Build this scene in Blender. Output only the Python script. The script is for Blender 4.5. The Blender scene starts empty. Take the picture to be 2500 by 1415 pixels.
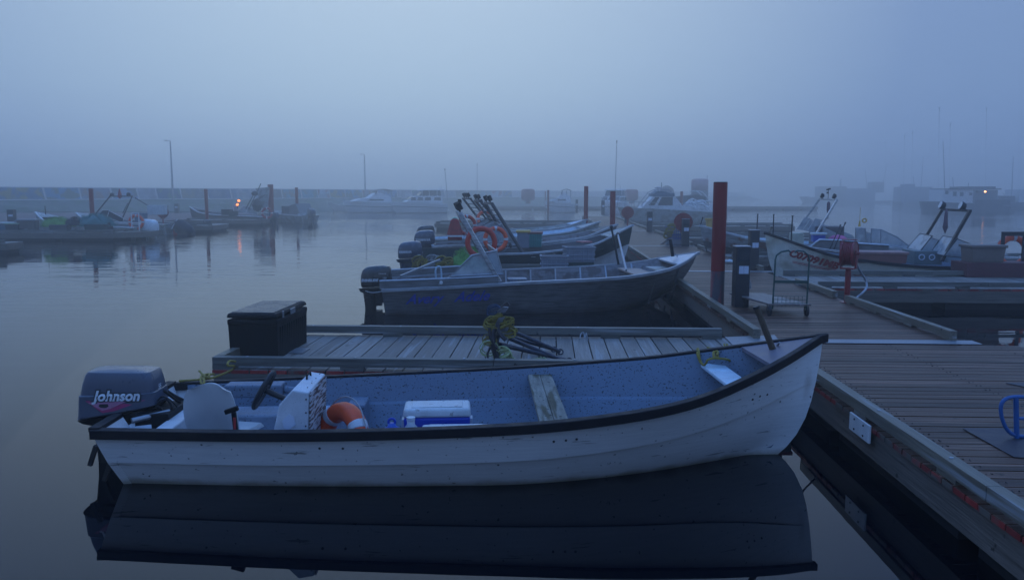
import bpy, math, random
from mathutils import Vector, Matrix, Euler
R = math.radians
random.seed(7)
sc = bpy.context.scene
C = sc.collection
# ------------------------------------------------------------------ camera
CAMH = 2.15; FPX = 1944.0; PITCH = math.atan(233 / 1944)
cam = bpy.data.objects.new('camera', bpy.data.cameras.new('camera')); C.objects.link(cam)
cam.data.lens = 28.0; cam.data.sensor_width = 36.0
cam.data.clip_start = 0.05; cam.data.clip_end = 3000
cam.location = (0, 0, CAMH); cam.rotation_euler = (math.pi / 2 - PITCH, 0, 0)
sc.camera = cam
# ------------------------------------------------------------------ world, sun, exposure
world = bpy.data.worlds.new("World"); sc.world = world; world.use_nodes = True
wn = world.node_tree.nodes; wl = world.node_tree.links; wn.clear()
wout = wn.new('ShaderNodeOutputWorld'); bg = wn.new('ShaderNodeBackground')
sky = wn.new('ShaderNodeTexSky'); sky.sky_type = 'NISHITA'; sky.sun_disc = False
SUN_EL, SUN_AZ = R(32), R(-6)
sky.sun_elevation = SUN_EL; sky.sun_rotation = SUN_AZ; sky.dust_density = 4.0; sky.ozone_density = 3.0
tc = wn.new('ShaderNodeTexCoord'); sep = wn.new('ShaderNodeSeparateXYZ')
wl.new(tc.outputs['Generated'], sep.inputs[0])
ramp = wn.new('ShaderNodeValToRGB')           # overcast deck: colour by height above the horizon
mr = wn.new('ShaderNodeMapRange'); mr.inputs[1].default_value = -0.1; mr.inputs[2].default_value = 1.0
wl.new(sep.outputs['Z'], mr.inputs[0]); wl.new(mr.outputs[0], ramp.inputs[0])
e = ramp.color_ramp.elements
e[0].position = 0.0; e[0].color = (.20, .31, .53, 1)
e[1].position = 1.0; e[1].color = (.27, .62, 1.30, 1)
k = e.new(.20); k.color = (.28, .395, .54, 1)
k = e.new(.33); k.color = (.30, .40, .54, 1)
k = e.new(.48); k.color = (.30, .46, .74, 1)
k = e.new(.72); k.color = (.30, .62, 1.24, 1)
# cloud deck a little brighter towards the hidden sun (left of centre), more violet to the right
dot = wn.new('ShaderNodeVectorMath'); dot.operation = 'DOT_PRODUCT'
dot.inputs[1].default_value = (-0.15, 0.95, 0.26); wl.new(tc.outputs['Generated'], dot.inputs[0])
mr2 = wn.new('ShaderNodeMapRange'); mr2.inputs[1].default_value = .82; mr2.inputs[2].default_value = 1.0
mr2.inputs[3].default_value = 0.0; mr2.inputs[4].default_value = 1.0; wl.new(dot.outputs['Value'], mr2.inputs[0])
tint = wn.new('ShaderNodeMix'); tint.data_type = 'RGBA'
tint.inputs[6].default_value = (.50, .575, .74, 1); tint.inputs[7].default_value = (1.08, 1.09, 1.03, 1)
wl.new(mr2.outputs[0], tint.inputs[0])
mul = wn.new('ShaderNodeMix'); mul.data_type = 'RGBA'; mul.blend_type = 'MULTIPLY'; mul.inputs[0].default_value = 1
wl.new(ramp.outputs[0], mul.inputs[6]); wl.new(tint.outputs[2], mul.inputs[7])
sc10 = wn.new('ShaderNodeVectorMath'); sc10.operation = 'SCALE'; sc10.inputs['Scale'].default_value = 10.0
wl.new(mul.outputs[2], sc10.inputs[0])
mixs = wn.new('ShaderNodeMix'); mixs.data_type = 'RGBA'; mixs.inputs[0].default_value = 0.98
wl.new(sky.outputs[0], mixs.inputs[6]); wl.new(sc10.outputs[0], mixs.inputs[7])
wl.new(mixs.outputs[2], bg.inputs[0]); bg.inputs[1].default_value = 0.10
wl.new(bg.outputs[0], wout.inputs[0])
sun = bpy.data.objects.new('sun', bpy.data.lights.new('sun', 'SUN')); C.objects.link(sun)
sun.data.energy = 0.03; sun.data.angle = R(60); sun.data.color = (.88, .94, 1.0)
sun.rotation_euler = (R(90) - SUN_EL, 0, -SUN_AZ + R(180))
sc.view_settings.view_transform = 'Standard'; sc.view_settings.look = 'None'
sc.cycles.volume_bounces = 4; sc.cycles.max_bounces = 10
sc.view_settings.exposure = 0.38; sc.view_settings.gamma = 1
HAZE = 0.0078
# ------------------------------------------------------------------ helpers
def ray(px, py):
    x = (px - 1250) / FPX; y = -(py - 707.5) / FPX
    c, s = math.cos(PITCH), math.sin(PITCH)
    return Vector((x, c + s * y, -s + c * y))
def at(px, py, z=0.0):
    r = ray(px, py); return Vector((0, 0, CAMH)) + r * ((z - CAMH) / r.z)
def atY(px, py, Y):
    r = ray(px, py); return Vector((0, 0, CAMH)) + r * (Y / r.y)
def V(*a): return Vector(a)
class MB:
    def __init__(s): s.v = []; s.f = []; s.mi = []; s.cur = 0
    def add(s, vs, fs):
        n = len(s.v); s.v += [tuple(v) for v in vs]
        for f in fs: s.f.append(tuple(i + n for i in f)); s.mi.append(s.cur)
        return s
    def box(s, c, d, rot=None, taper=(1, 1)):
        hx, hy, hz = d[0] / 2, d[1] / 2, d[2] / 2; M = rot or Matrix.Identity(3)
        vs = []
        for z, (tx, ty) in ((-hz, (1, 1)), (hz, taper)):
            for x, y in ((-hx, -hy), (hx, -hy), (hx, hy), (-hx, hy)):
                vs.append(M @ Vector((x * tx, y * ty, z)) + Vector(c))
        return s.add(vs, [(3, 2, 1, 0), (4, 5, 6, 7), (0, 1, 5, 4), (1, 2, 6, 5), (2, 3, 7, 6), (3, 0, 4, 7)])
    def b2(s, p0, p1):
        return s.box([(a + b) / 2 for a, b in zip(p0, p1)], [abs(b - a) for a, b in zip(p0, p1)])
    def beam(s, p0, p1, w, h):
        p0, p1 = Vector(p0), Vector(p1); d = p1 - p0
        q = d.to_track_quat('Y', 'Z').to_matrix()
        return s.box((p0 + p1) / 2, (w, d.length, h), q)
    def loft(s, rings, cap=True, closed=True):
        n = len(rings[0]); vs = [p for r in rings for p in r]; fs = []
        m = n if closed else n - 1
        for i in range(len(rings) - 1):
            for j in range(m):
                a, b = i * n + j, i * n + (j + 1) % n
                fs.append((a, b, b + n, a + n))
        if cap and closed:
            fs.append(tuple(range(n))[::-1]); fs.append(tuple(range((len(rings) - 1) * n, len(rings) * n)))
        return s.add(vs, fs)
    def cyl(s, p0, p1, r0, r1=None, n=12, cap=True):
        r1 = r0 if r1 is None else r1; p0, p1 = Vector(p0), Vector(p1)
        q = (p1 - p0).to_track_quat('Z', 'Y').to_matrix()
        rings = [[p + q @ Vector((r * math.cos(2 * math.pi * k / n), r * math.sin(2 * math.pi * k / n), 0)) for k in range(n)] for p, r in ((p0, r0), (p1, r1))]
        return s.loft(rings, cap)
    def tube(s, pts, r, n=8, closed=False, smooth=0):
        P = [Vector(p) for p in pts]
        if smooth: P = cat(P, smooth, closed)
        rings = []; N = len(P); up = Vector((0, 0, 1)); prev = None
        for i, p in enumerate(P):
            a = P[(i - 1) % N] if (closed or i > 0) else p; b = P[(i + 1) % N] if (closed or i < N - 1) else p
            t = (b - a).normalized()
            if prev is None:
                x = t.cross(up)
                if x.length < .1: x = t.cross(Vector((1, 0, 0)))
            else: x = prev - t * prev.dot(t)
            x.normalize(); prev = x; y = t.cross(x)
            rr = r[i] if isinstance(r, (list, tuple)) else r
            rings.append([p + (x * math.cos(2 * math.pi * k / n) + y * math.sin(2 * math.pi * k / n)) * rr for k in range(n)])
        if closed: rings.append(rings[0]); return s.loft(rings, False)
        return s.loft(rings, True)
    def lathe(s, prof, n=20, M=None, c=(0, 0, 0)):
        M = M or Matrix.Identity(3); c = Vector(c)
        rings = [[M @ Vector((r * math.cos(2 * math.pi * k / n), r * math.sin(2 * math.pi * k / n), z)) + c for k in range(n)] for r, z in prof]
        return s.loft(rings, True)
    def prism(s, poly, a, b, axis=1):
        def mk(p, q): v = list(p); v.insert(axis, q); return v
        n = len(poly); vs = [mk(p, a) for p in poly] + [mk(p, b) for p in poly]
        fs = [tuple(range(n))[::-1], tuple(range(n, 2 * n))] + [(i, (i + 1) % n, (i + 1) % n + n, i + n) for i in range(n)]
        return s.add(vs, fs)
    def torus(s, c, R0, r, M=None, a0=0, a1=2 * math.pi, n=32, m=10, sx=1.0):
        M = M or Matrix.Identity(3); full = abs(a1 - a0 - 2 * math.pi) < 1e-6
        pts = [M @ Vector((R0 * sx * math.cos(a0 + (a1 - a0) * i / n), R0 * math.sin(a0 + (a1 - a0) * i / n), 0)) + Vector(c) for i in range(n if full else n + 1)]
        return s.tube(pts, r, m, full)
    def build(s, name, mat, parent=None, loc=None, rot=None, smooth=False, bevel=0, seg=2, fix=True):
        me = bpy.data.meshes.new(name); me.from_pydata(s.v, [], s.f)
        mats = mat if isinstance(mat, (list, tuple)) else [mat]
        for m in mats: me.materials.append(m)
        for p, i in zip(me.polygons, s.mi): p.material_index = i; p.use_smooth = smooth
        if fix:
            import bmesh
            bm = bmesh.new(); bm.from_mesh(me); bmesh.ops.recalc_face_normals(bm, faces=bm.faces); bm.to_mesh(me); bm.free()
        o = bpy.data.objects.new(name, me); C.objects.link(o)
        if parent: o.parent = parent
        if loc is not None: o.location = loc
        if rot is not None: o.rotation_euler = rot
        if bevel:
            b = o.modifiers.new('bevel', 'BEVEL'); b.width = bevel; b.segments = seg; b.limit_method = 'ANGLE'; b.angle_limit = R(35)
        return o
def cat(P, k, closed=False):
    out = []; N = len(P)
    for i in range(N if closed else N - 1):
        p0 = P[(i - 1) % N] if (closed or i > 0) else P[0]; p1 = P[i]; p2 = P[(i + 1) % N]
        p3 = P[(i + 2) % N] if (closed or i < N - 2) else P[-1]
        for j in range(k):
            t = j / k
            out.append(.5 * ((2 * p1) + (p2 - p0) * t + (2 * p0 - 5 * p1 + 4 * p2 - p3) * t * t + (3 * p1 - p0 - 3 * p2 + p3) * t ** 3))
    if not closed: out.append(P[-1])
    return out
def interp(tab, t):
    xs = [a[0] for a in tab]
    if t <= xs[0]: return tab[0][1]
    if t >= xs[-1]: return tab[-1][1]
    i = max(j for j in range(len(xs) - 1) if xs[j] <= t)
    y = [a[1] for a in tab]; n = len(xs)
    def m(j):
        if j == 0: return (y[1] - y[0]) / (xs[1] - xs[0])
        if j == n - 1: return (y[-1] - y[-2]) / (xs[-1] - xs[-2])
        return (y[j + 1] - y[j - 1]) / (xs[j + 1] - xs[j - 1])
    h = xs[i + 1] - xs[i]; u = (t - xs[i]) / h
    return (2 * u**3 - 3 * u * u + 1) * y[i] + (u**3 - 2 * u * u + u) * h * m(i) + (-2 * u**3 + 3 * u * u) * y[i + 1] + (u**3 - u * u) * h * m(i + 1)
def tag(o, label=None, cat_=None, group=None, kind=None):
    if label: o['label'] = label
    if cat_: o['category'] = cat_
    if group: o['group'] = group
    if kind: o['kind'] = kind
    return o
def thing(name, label, cat_, loc=(0, 0, 0), rz=0, group=None, rot=None):
    o = bpy.data.objects.new(name, None); C.objects.link(o); o.location = loc
    o.rotation_euler = rot if rot else (0, 0, rz); o.empty_display_size = .2
    return tag(o, label, cat_, group)
def copytree(o, parent=None):
    c = o.copy(); C.objects.link(c)
    if parent: c.parent = parent
    for ch in list(o.children): copytree(ch, c)
    return c
def RX(a): return Matrix.Rotation(R(a), 3, 'X')
def RY(a): return Matrix.Rotation(R(a), 3, 'Y')
def RZ(a): return Matrix.Rotation(R(a), 3, 'Z')
def text_geo(s, size, shear=0.0, bold=0.0):
    cu = bpy.data.curves.new('lettering', 'FONT'); cu.body = s; cu.size = size; cu.shear = shear; cu.offset = bold; cu.resolution_u = 3
    o = bpy.data.objects.new('lettering', cu); C.objects.link(o)
    me = bpy.data.meshes.new_from_object(o)
    vs = [(v.co.x, v.co.y) for v in me.vertices]; fs = [tuple(p.vertices) for p in me.polygons]
    bpy.data.objects.remove(o); bpy.data.curves.remove(cu); bpy.data.meshes.remove(me)
    return vs, fs
# ------------------------------------------------------------------ materials
MC = {}
def nd(nt, t, **k):
    n = nt.nodes.new(t)
    for a, b in k.items(): setattr(n, a, b)
    return n
def mat(name, col, rough=.55, metal=0.0, var=.25, vscale=6.0, bump=.0, bscale=30, spots=None, spotcol=(.01, .01, .012), spot_scale=60, spot_th=.66,
        patches=None, patch_scale=3, patch_th=.55, alpha=1, spec=.5, stretch=(1, 1, 1), island=0.0, emit=0, coat=0, streak=0, soft=.05, band=None):
    if name in MC: return MC[name]
    m = bpy.data.materials.new(name); m.use_nodes = True; nt = m.node_tree; N = nt.nodes; L = nt.links
    p = N['Principled BSDF']
    tcn = nd(nt, 'ShaderNodeTexCoord'); mp = nd(nt, 'ShaderNodeMapping'); mp.inputs['Scale'].default_value = stretch
    L.new(tcn.outputs['Object'], mp.inputs[0])
    ns = nd(nt, 'ShaderNodeTexNoise'); ns.inputs['Scale'].default_value = vscale; ns.inputs['Detail'].default_value = 5; ns.inputs['Roughness'].default_value = .65
    L.new(mp.outputs[0], ns.inputs['Vector'])
    mrr = nd(nt, 'ShaderNodeMapRange'); mrr.inputs[1].default_value = .3; mrr.inputs[2].default_value = .7
    mrr.inputs[3].default_value = 1 - var; mrr.inputs[4].default_value = 1 + var; L.new(ns.outputs[0], mrr.inputs[0])
    sc_ = nd(nt, 'ShaderNodeVectorMath', operation='SCALE'); sc_.inputs[0].default_value = col[:3]
    fac = mrr.outputs[0]
    if island:
        g = nd(nt, 'ShaderNodeNewGeometry'); mi = nd(nt, 'ShaderNodeMapRange'); mi.inputs[3].default_value = 1 - island; mi.inputs[4].default_value = 1 + island
        L.new(g.outputs['Random Per Island'], mi.inputs[0])
        mm = nd(nt, 'ShaderNodeMath', operation='MULTIPLY'); L.new(fac, mm.inputs[0]); L.new(mi.outputs[0], mm.inputs[1]); fac = mm.outputs[0]
    L.new(fac, sc_.inputs['Scale']); cout = sc_.outputs[0]
    def over(cout, scale, th, colr, st=None, width=.03, detail=4):
        n2 = nd(nt, 'ShaderNodeTexNoise'); n2.inputs['Scale'].default_value = scale; n2.inputs['Detail'].default_value = detail
        if st:
            m2 = nd(nt, 'ShaderNodeMapping'); m2.inputs['Scale'].default_value = st; L.new(tcn.outputs['Object'], m2.inputs[0]); L.new(m2.outputs[0], n2.inputs['Vector'])
        else: L.new(tcn.outputs['Object'], n2.inputs['Vector'])
        r2 = nd(nt, 'ShaderNodeMapRange'); r2.inputs[1].default_value = th - width; r2.inputs[2].default_value = th + width; L.new(n2.outputs[0], r2.inputs[0])
        mx = nd(nt, 'ShaderNodeMix', data_type='RGBA'); L.new(r2.outputs[0], mx.inputs[0]); L.new(cout, mx.inputs[6]); mx.inputs[7].default_value = (*colr, 1)
        return mx.outputs[2]
    if patches: cout = over(cout, patch_scale, patch_th, patches, stretch if stretch != (1, 1, 1) else None, soft)
    if streak: cout = over(cout, 5, .60, tuple(c * .45 for c in col[:3]), (.6, .6, 8), .12)
    if spots: cout = over(cout, spot_scale, spot_th, spotcol, (1, 1, 1), .02, 2)
    if band:      # scum line: a brown stain up to a wavering height above the waterline
        sz = nd(nt, 'ShaderNodeSeparateXYZ'); L.new(tcn.outputs['Object'], sz.inputs[0]); nz = nd(nt, 'ShaderNodeTexNoise'); nz.inputs['Scale'].default_value = 5; nz.inputs['Detail'].default_value = 6; L.new(tcn.outputs['Object'], nz.inputs['Vector'])
        az = nd(nt, 'ShaderNodeMath', operation='MULTIPLY_ADD'); L.new(nz.outputs[0], az.inputs[0]); az.inputs[1].default_value = -.09; L.new(sz.outputs['Z'], az.inputs[2])
        rz_ = nd(nt, 'ShaderNodeMapRange'); rz_.inputs[1].default_value = band[0] - .045 - band[1]; rz_.inputs[2].default_value = band[0] - .045; rz_.inputs[3].default_value = .8; rz_.inputs[4].default_value = 0; L.new(az.outputs[0], rz_.inputs[0])
        mz_ = nd(nt, 'ShaderNodeMix', data_type='RGBA'); L.new(rz_.outputs[0], mz_.inputs[0]); L.new(cout, mz_.inputs[6]); mz_.inputs[7].default_value = (*band[2], 1); cout = mz_.outputs[2]
    L.new(cout, p.inputs['Base Color'])
    p.inputs['Roughness'].default_value = rough; p.inputs['Metallic'].default_value = metal
    p.inputs['Specular IOR Level'].default_value = spec; p.inputs['Alpha'].default_value = alpha
    if coat: p.inputs['Coat Weight'].default_value = coat; p.inputs['Coat Roughness'].default_value = .15
    rr = nd(nt, 'ShaderNodeMapRange'); rr.inputs[1].default_value = .3; rr.inputs[2].default_value = .7
    rr.inputs[3].default_value = max(.04, rough - .14); rr.inputs[4].default_value = min(1, rough + .14); L.new(ns.outputs[0], rr.inputs[0]); L.new(rr.outputs[0], p.inputs['Roughness'])
    if bump:
        nb = nd(nt, 'ShaderNodeTexNoise'); nb.inputs['Scale'].default_value = bscale; nb.inputs['Detail'].default_value = 4; L.new(mp.outputs[0], nb.inputs['Vector'])
        bp = nd(nt, 'ShaderNodeBump'); bp.inputs['Strength'].default_value = bump; bp.inputs['Distance'].default_value = .01; L.new(nb.outputs[0], bp.inputs['Height']); L.new(bp.outputs[0], p.inputs['Normal'])
    if emit:
        p.inputs['Emission Color'].default_value = (*col[:3], 1); p.inputs['Emission Strength'].default_value = emit
    MC[name] = m; return m
def wood(name, col, axis='y', wet=.5, island=.28, patch=True):
    st = {'y': (22, 1.0, 22), 'x': (1.0, 22, 22), 'z': (22, 22, 1)}[axis]
    return mat(name, col, spec=.22, rough=wet, var=.38, vscale=1.6, stretch=st, bump=.5, bscale=2.5, island=island,
               patches=tuple(min(.3, c * 2.6 + .02) for c in col) if patch else None, patch_scale=.55, patch_th=.63, soft=.05, spots=True, spotcol=tuple(c * .25 for c in col), spot_scale=9, spot_th=.72)
m_deck_x = wood('deck_wood_across', (.088, .044, .027), 'x', .45, .45)      # planks that run across the walkway
m_deck_y = wood('deck_wood_weathered', (.20, .175, .155), 'y', .62)
m_fas_x = wood('fascia_wood', (.14, .12, .10), 'x', .6, .12, False)
m_fas_y = wood('fascia_wood_long', (.15, .122, .10), 'y', .6, .12, False)
m_curb_x = wood('curb_wood', (.14, .135, .12), 'x', .5, .1)
m_curb_y = wood('curb_wood_long', (.17, .145, .11), 'y', .45, .1)
m_float = mat('float_black', (.012, .012, .014), .7)
m_redend = mat('red_plank_end', (.26, .025, .02), .6, island=.35, patches=(.12, .10, .08), patch_scale=4, patch_th=.56)
m_alum = mat('aluminium_sheet', (.48, .50, .53), .38, .85, var=.25, vscale=9, bump=.2, streak=1)
m_aluplate = mat('aluminium_tread', (.26, .28, .31), .4, .5, var=.12, vscale=25, bump=.3, bscale=90)
m_hullalu = mat('weathered_aluminium_hull', (.20, .20, .205), .48, .45, var=.22, vscale=4, bump=.12, streak=1)
m_aluin = mat('oxidised_aluminium_inside', (.22, .20, .20), .6, .35, var=.35, vscale=5, patches=(.12, .09, .08), patch_scale=6, streak=1)
m_white = mat('chalky_white_fibreglass', (.74, .74, .74), .42, var=.07, vscale=3, spots=True, spot_scale=30, spot_th=.72, spotcol=(.10, .10, .10), patches=(.30, .29, .28), patch_scale=2.4, patch_th=.69, stretch=(1.2, 1.2, 16), soft=.02, spec=.4, band=(.055, .05, (.30, .27, .19)))
m_whitep = mat('white_paint', (.66, .66, .66), .45, var=.12)
m_bluein = mat('pale_blue_interior_paint', (.13, .175, .24), .6, var=.10, vscale=3.5, spots=True, spot_scale=58, spot_th=.64, spotcol=(.02, .025, .03), bump=.15)
m_seatblue = mat('light_blue_seat_paint', (.50, .62, .70), .5, var=.18, vscale=7, spots=True, spot_scale=40, spot_th=.70, spotcol=(.15, .2, .24))
m_consolew = mat('speckled_white_paint', (.55, .57, .60), .55, var=.14, spots=True, spot_scale=80, spot_th=.70, spotcol=(.05, .05, .05))
m_peel = mat('peeling_paint_over_plywood', (.50, .50, .52), .7, var=.2, patches=(.10, .055, .05), patch_scale=11, patch_th=.50, stretch=(1, .6, 5), soft=.02, bump=.5)
m_black = mat('black_rubber', (.018, .017, .019), .5, var=.3, spec=.4)
m_blackpl = mat('black_plastic', (.006, .007, .009), .6, var=.3, spec=.18)
m_gun = mat('black_gunwale_rubber', (.007, .006, .009), .6, var=.3, vscale=12, spec=.25)
m_grey_cowl = mat('blue_grey_cowl_paint', (.05, .062, .095), .34, var=.08, coat=.4)
m_black_cowl = mat('black_cowl_gloss', (.012, .013, .016), .22, coat=.5, var=.1)
m_dkgrey_cowl = mat('dark_blue_cowl_gloss', (.035, .05, .085), .25, coat=.5, var=.1)
m_wcowl = mat('white_cowl_gloss', (.60, .64, .66), .28, coat=.4, var=.06)
m_orange = mat('orange_life_ring', (.75, .085, .018), .45, var=.14, vscale=8)
m_redring = mat('red_life_ring', (.50, .03, .012), .45, var=.2, vscale=8)
m_reflect = mat('silver_reflective_tape', (.55, .56, .58), .35, var=.1)
m_yellow = mat('yellow_rope', (.27, .20, .03), .8, var=.3, vscale=60, bump=.6, bscale=200)
m_grope = mat('pale_green_rope', (.40, .46, .22), .85, var=.3, vscale=60)
m_greyrope = mat('grey_rope', (.32, .32, .33), .85, var=.3, vscale=60)
m_thwart = mat('weathered_thwart_wood', (.23, .215, .18), .8, var=.5, vscale=2.2, stretch=(9, 1.2, 9), bump=.6, bscale=4, patches=(.10, .085, .055), patch_scale=1.3, patch_th=.53, soft=.05, spots=True, spot_scale=30, spot_th=.66, spec=.2)
m_steel = mat('galvanised_steel', (.35, .36, .38), .4, .7, var=.25)
m_rust = mat('dark_rusty_iron', (.035, .028, .03), .55, .3, var=.4, vscale=20, bump=.4)
m_flukes = mat('grey_anchor_fluke', (.33, .33, .37), .45, .5, var=.3)
m_pile = mat('red_painted_steel_pile', (.24, .008, .006), .45, .0, var=.25, vscale=3, stretch=(1, 1, .3), bump=.1)
m_pilelow = mat('stained_pile_foot', (.035, .022, .022), .6, var=.5, vscale=4, patches=(.16, .012, .01), patch_scale=3, patch_th=.52, stretch=(3, 3, .6))
m_reelred = mat('red_hose_reel_enamel', (.24, .006, .010), .35, var=.2, vscale=9, coat=.3)
m_ped = mat('charcoal_pedestal', (.020, .021, .026), .5, var=.2)
m_plate = mat('white_label_plate', (.55, .60, .70), .4, var=.08)
m_cgreen = mat('green_enamel', (.012, .065, .055), .4, var=.2)
m_ply = mat('cart_plywood', (.15, .12, .11), .45, var=.35, vscale=2, stretch=(9, 1, 9), patches=(.28, .27, .27), patch_scale=1.5, patch_th=.62)
m_blueen = mat('blue_enamel_tube', (.02, .10, .30), .4, var=.2)
m_darkplate = mat('dark_steel_sheet', (.05, .045, .055), .5, .4, var=.5, vscale=7)
m_glass = mat('scuffed_perspex', (.38, .42, .45), .30, 0, var=.3, vscale=3, alpha=.62, patches=(.52, .55, .56), patch_scale=4, spec=.6)
m_darkglass = mat('dark_window_glass', (.02, .03, .04), .12, var=.1)
m_bluepl = mat('blue_cooler_plastic', (.012, .05, .40), .35, var=.1)
m_whitepl = mat('white_cooler_plastic', (.52, .55, .56), .5, var=.18, vscale=9, spots=True, spot_scale=18, spot_th=.66, spotcol=(.3, .3, .3))
m_dkgreen = mat('dark_green_hull', (.018, .04, .045), .4, var=.25, vscale=4, streak=1)
m_brown = mat('brown_grey_hull', (.085, .075, .075), .55, var=.3, vscale=4, streak=1)
m_palehull = mat('pale_worn_hull', (.38, .40, .39), .5, var=.2, patches=(.25, .24, .20), patch_scale=3, streak=1)
m_cohull = mat('dirty_cream_hull', (.78, .76, .66), .5, var=.15, patches=(.42, .36, .24), patch_scale=2.2, patch_th=.60, soft=.1)
m_redlet = mat('red_letter_paint', (.36, .02, .02), .5, var=.3, vscale=20)
m_bluelet = mat('faded_blue_letter_paint', (.010, .045, .42), .5, var=.25, vscale=12)
m_letw = mat('white_letter_film', (.62, .64, .66), .45, var=.05)
m_mag = mat('magenta_decal', (.36, .03, .12), .4, var=.1)
m_dkdec = mat('dark_decal', (.012, .014, .02), .4, var=.1)
m_gcrate_and_haze = mat('grey_crate_and_ship_haze', (.20, .22, .26), .5, var=.12)
m_dgcrate = mat('dark_green_crate_plastic', (.015, .04, .035), .5, var=.2)
m_tcrate = mat('teal_crate_plastic', (.03, .22, .20), .5, var=.15)
m_rcrate = mat('dull_red_tote_plastic', (.20, .07, .06), .5, var=.2)
m_btote = mat('brown_tote_plastic', (.16, .12, .10), .5, var=.15)
m_net = mat('green_fishing_net', (.15, .33, .07), .85, var=.5, vscale=30)
m_netb = mat('blue_green_fishing_net', (.05, .20, .20), .85, var=.5, vscale=30)
m_canvas_and_haze = mat('grey_canvas_and_ship_haze', (.20, .19, .18), .8, var=.12)
m_bluecan = mat('blue_canvas', (.06, .12, .18), .8, var=.15)
m_cloth = mat('faded_purple_flag', (.14, .08, .10), .85, var=.3)
m_rock = mat('mossy_rock_bank', (.10, .115, .09), .9, var=.6, vscale=1.2, patches=(.05, .09, .04), patch_scale=.7, bump=.8, bscale=2)
m_conc = mat('breakwater_concrete', (.60, .60, .60), .85, var=.12, vscale=.6)
m_woodpole = mat('brown_wood_pole', (.085, .055, .03), .6, var=.4, vscale=4, stretch=(20, 20, 1))
m_orangewood = mat('orange_brown_block', (.22, .09, .03), .7, var=.3)
m_pink = mat('pink_fabric', (.55, .10, .25), .8, var=.3)
m_yelpl = mat('yellow_plastic', (.60, .36, .06), .5, var=.2)
m_redcloth = mat('red_survival_suit', (.36, .03, .03), .8, var=.3, vscale=9)
m_darkcan_and_shade = mat('black_cloth_and_crate_shade', (.018, .02, .028), .7, var=.3)
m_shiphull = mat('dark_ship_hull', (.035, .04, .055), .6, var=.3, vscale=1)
m_lamp = mat('warm_lit_lamp', (1.0, .25, .05), .5, emit=2.5, var=0)
m_lamp2 = mat('warm_lit_deck_lamp', (1.0, .40, .14), .5, emit=7, var=0)
m_buoyr = mat('faded_red_buoy_paint', (.30, .08, .08), .7, var=.15)
m_ribs = mat('grey_hose', (.36, .38, .42), .5, var=.1)
# ------------------------------------------------------------------ water
def water_mat():
    m = bpy.data.materials.new('harbour_water'); m.use_nodes = True; nt = m.node_tree; L = nt.links; p = nt.nodes['Principled BSDF']
    p.inputs['Base Color'].default_value = (.0006, .0018, .0045, 1); p.inputs['Roughness'].default_value = .012; p.inputs['IOR'].default_value = 1.33
    t = nd(nt, 'ShaderNodeTexCoord'); m1 = nd(nt, 'ShaderNodeMapping'); m1.inputs['Scale'].default_value = (.55, 2.3, 1); L.new(t.outputs['Object'], m1.inputs[0])
    n1 = nd(nt, 'ShaderNodeTexNoise'); n1.inputs['Scale'].default_value = .9; n1.inputs['Detail'].default_value = 2.5; n1.inputs['Roughness'].default_value = .45; L.new(m1.outputs[0], n1.inputs['Vector'])
    # cat's-paw patches: ripples come and go over the basin
    n2 = nd(nt, 'ShaderNodeTexNoise'); n2.inputs['Scale'].default_value = .06; n2.inputs['Detail'].default_value = 1; L.new(t.outputs['Object'], n2.inputs['Vector'])
    r2 = nd(nt, 'ShaderNodeMapRange'); r2.inputs[1].default_value = .42; r2.inputs[2].default_value = .58; r2.inputs[3].default_value = .25; r2.inputs[4].default_value = 1.0; L.new(n2.outputs[0], r2.inputs[0])
    # the basin lies calmer near the pontoons in the foreground: ripple height grows with distance over open water
    sp = nd(nt, 'ShaderNodeSeparateXYZ'); L.new(t.outputs['Object'], sp.inputs[0])
    r3 = nd(nt, 'ShaderNodeMapRange'); r3.inputs[1].default_value = 9; r3.inputs[2].default_value = 40; r3.inputs[3].default_value = .05; r3.inputs[4].default_value = 1.0; L.new(sp.outputs['Y'], r3.inputs[0])
    mm = nd(nt, 'ShaderNodeMath', operation='MULTIPLY'); L.new(r2.outputs[0], mm.inputs[0]); L.new(r3.outputs[0], mm.inputs[1])
    m3 = nd(nt, 'ShaderNodeMath', operation='MULTIPLY'); L.new(n1.outputs[0], m3.inputs[0]); L.new(mm.outputs[0], m3.inputs[1])
    b = nd(nt, 'ShaderNodeBump'); b.inputs['Strength'].default_value = 1; b.inputs['Distance'].default_value = .055; L.new(m3.outputs[0], b.inputs['Height']); L.new(b.outputs[0], p.inputs['Normal'])
    return m
w = MB(); w.add([(-420, -60, 0), (420, -60, 0), (420, 420, 0), (-420, 420, 0)], [(0, 1, 2, 3)])
tag(w.build('water', water_mat()), kind='structure')
def haze_mat():
    m = bpy.data.materials.new('fog'); m.use_nodes = True; nt = m.node_tree; nt.nodes.remove(nt.nodes['Principled BSDF'])
    v = nd(nt, 'ShaderNodeVolumePrincipled'); v.inputs['Color'].default_value = (.97, .985, 1.0, 1); v.inputs['Density'].default_value = HAZE
    v.inputs['Anisotropy'].default_value = 0.85
    nt.links.new(v.outputs[0], nt.nodes['Material Output'].inputs['Volume']); return m
h = MB(); h.b2((-430, -70, -1.0), (430, 430, 13.5)); tag(h.build('haze', haze_mat()), kind='stuff')
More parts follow.
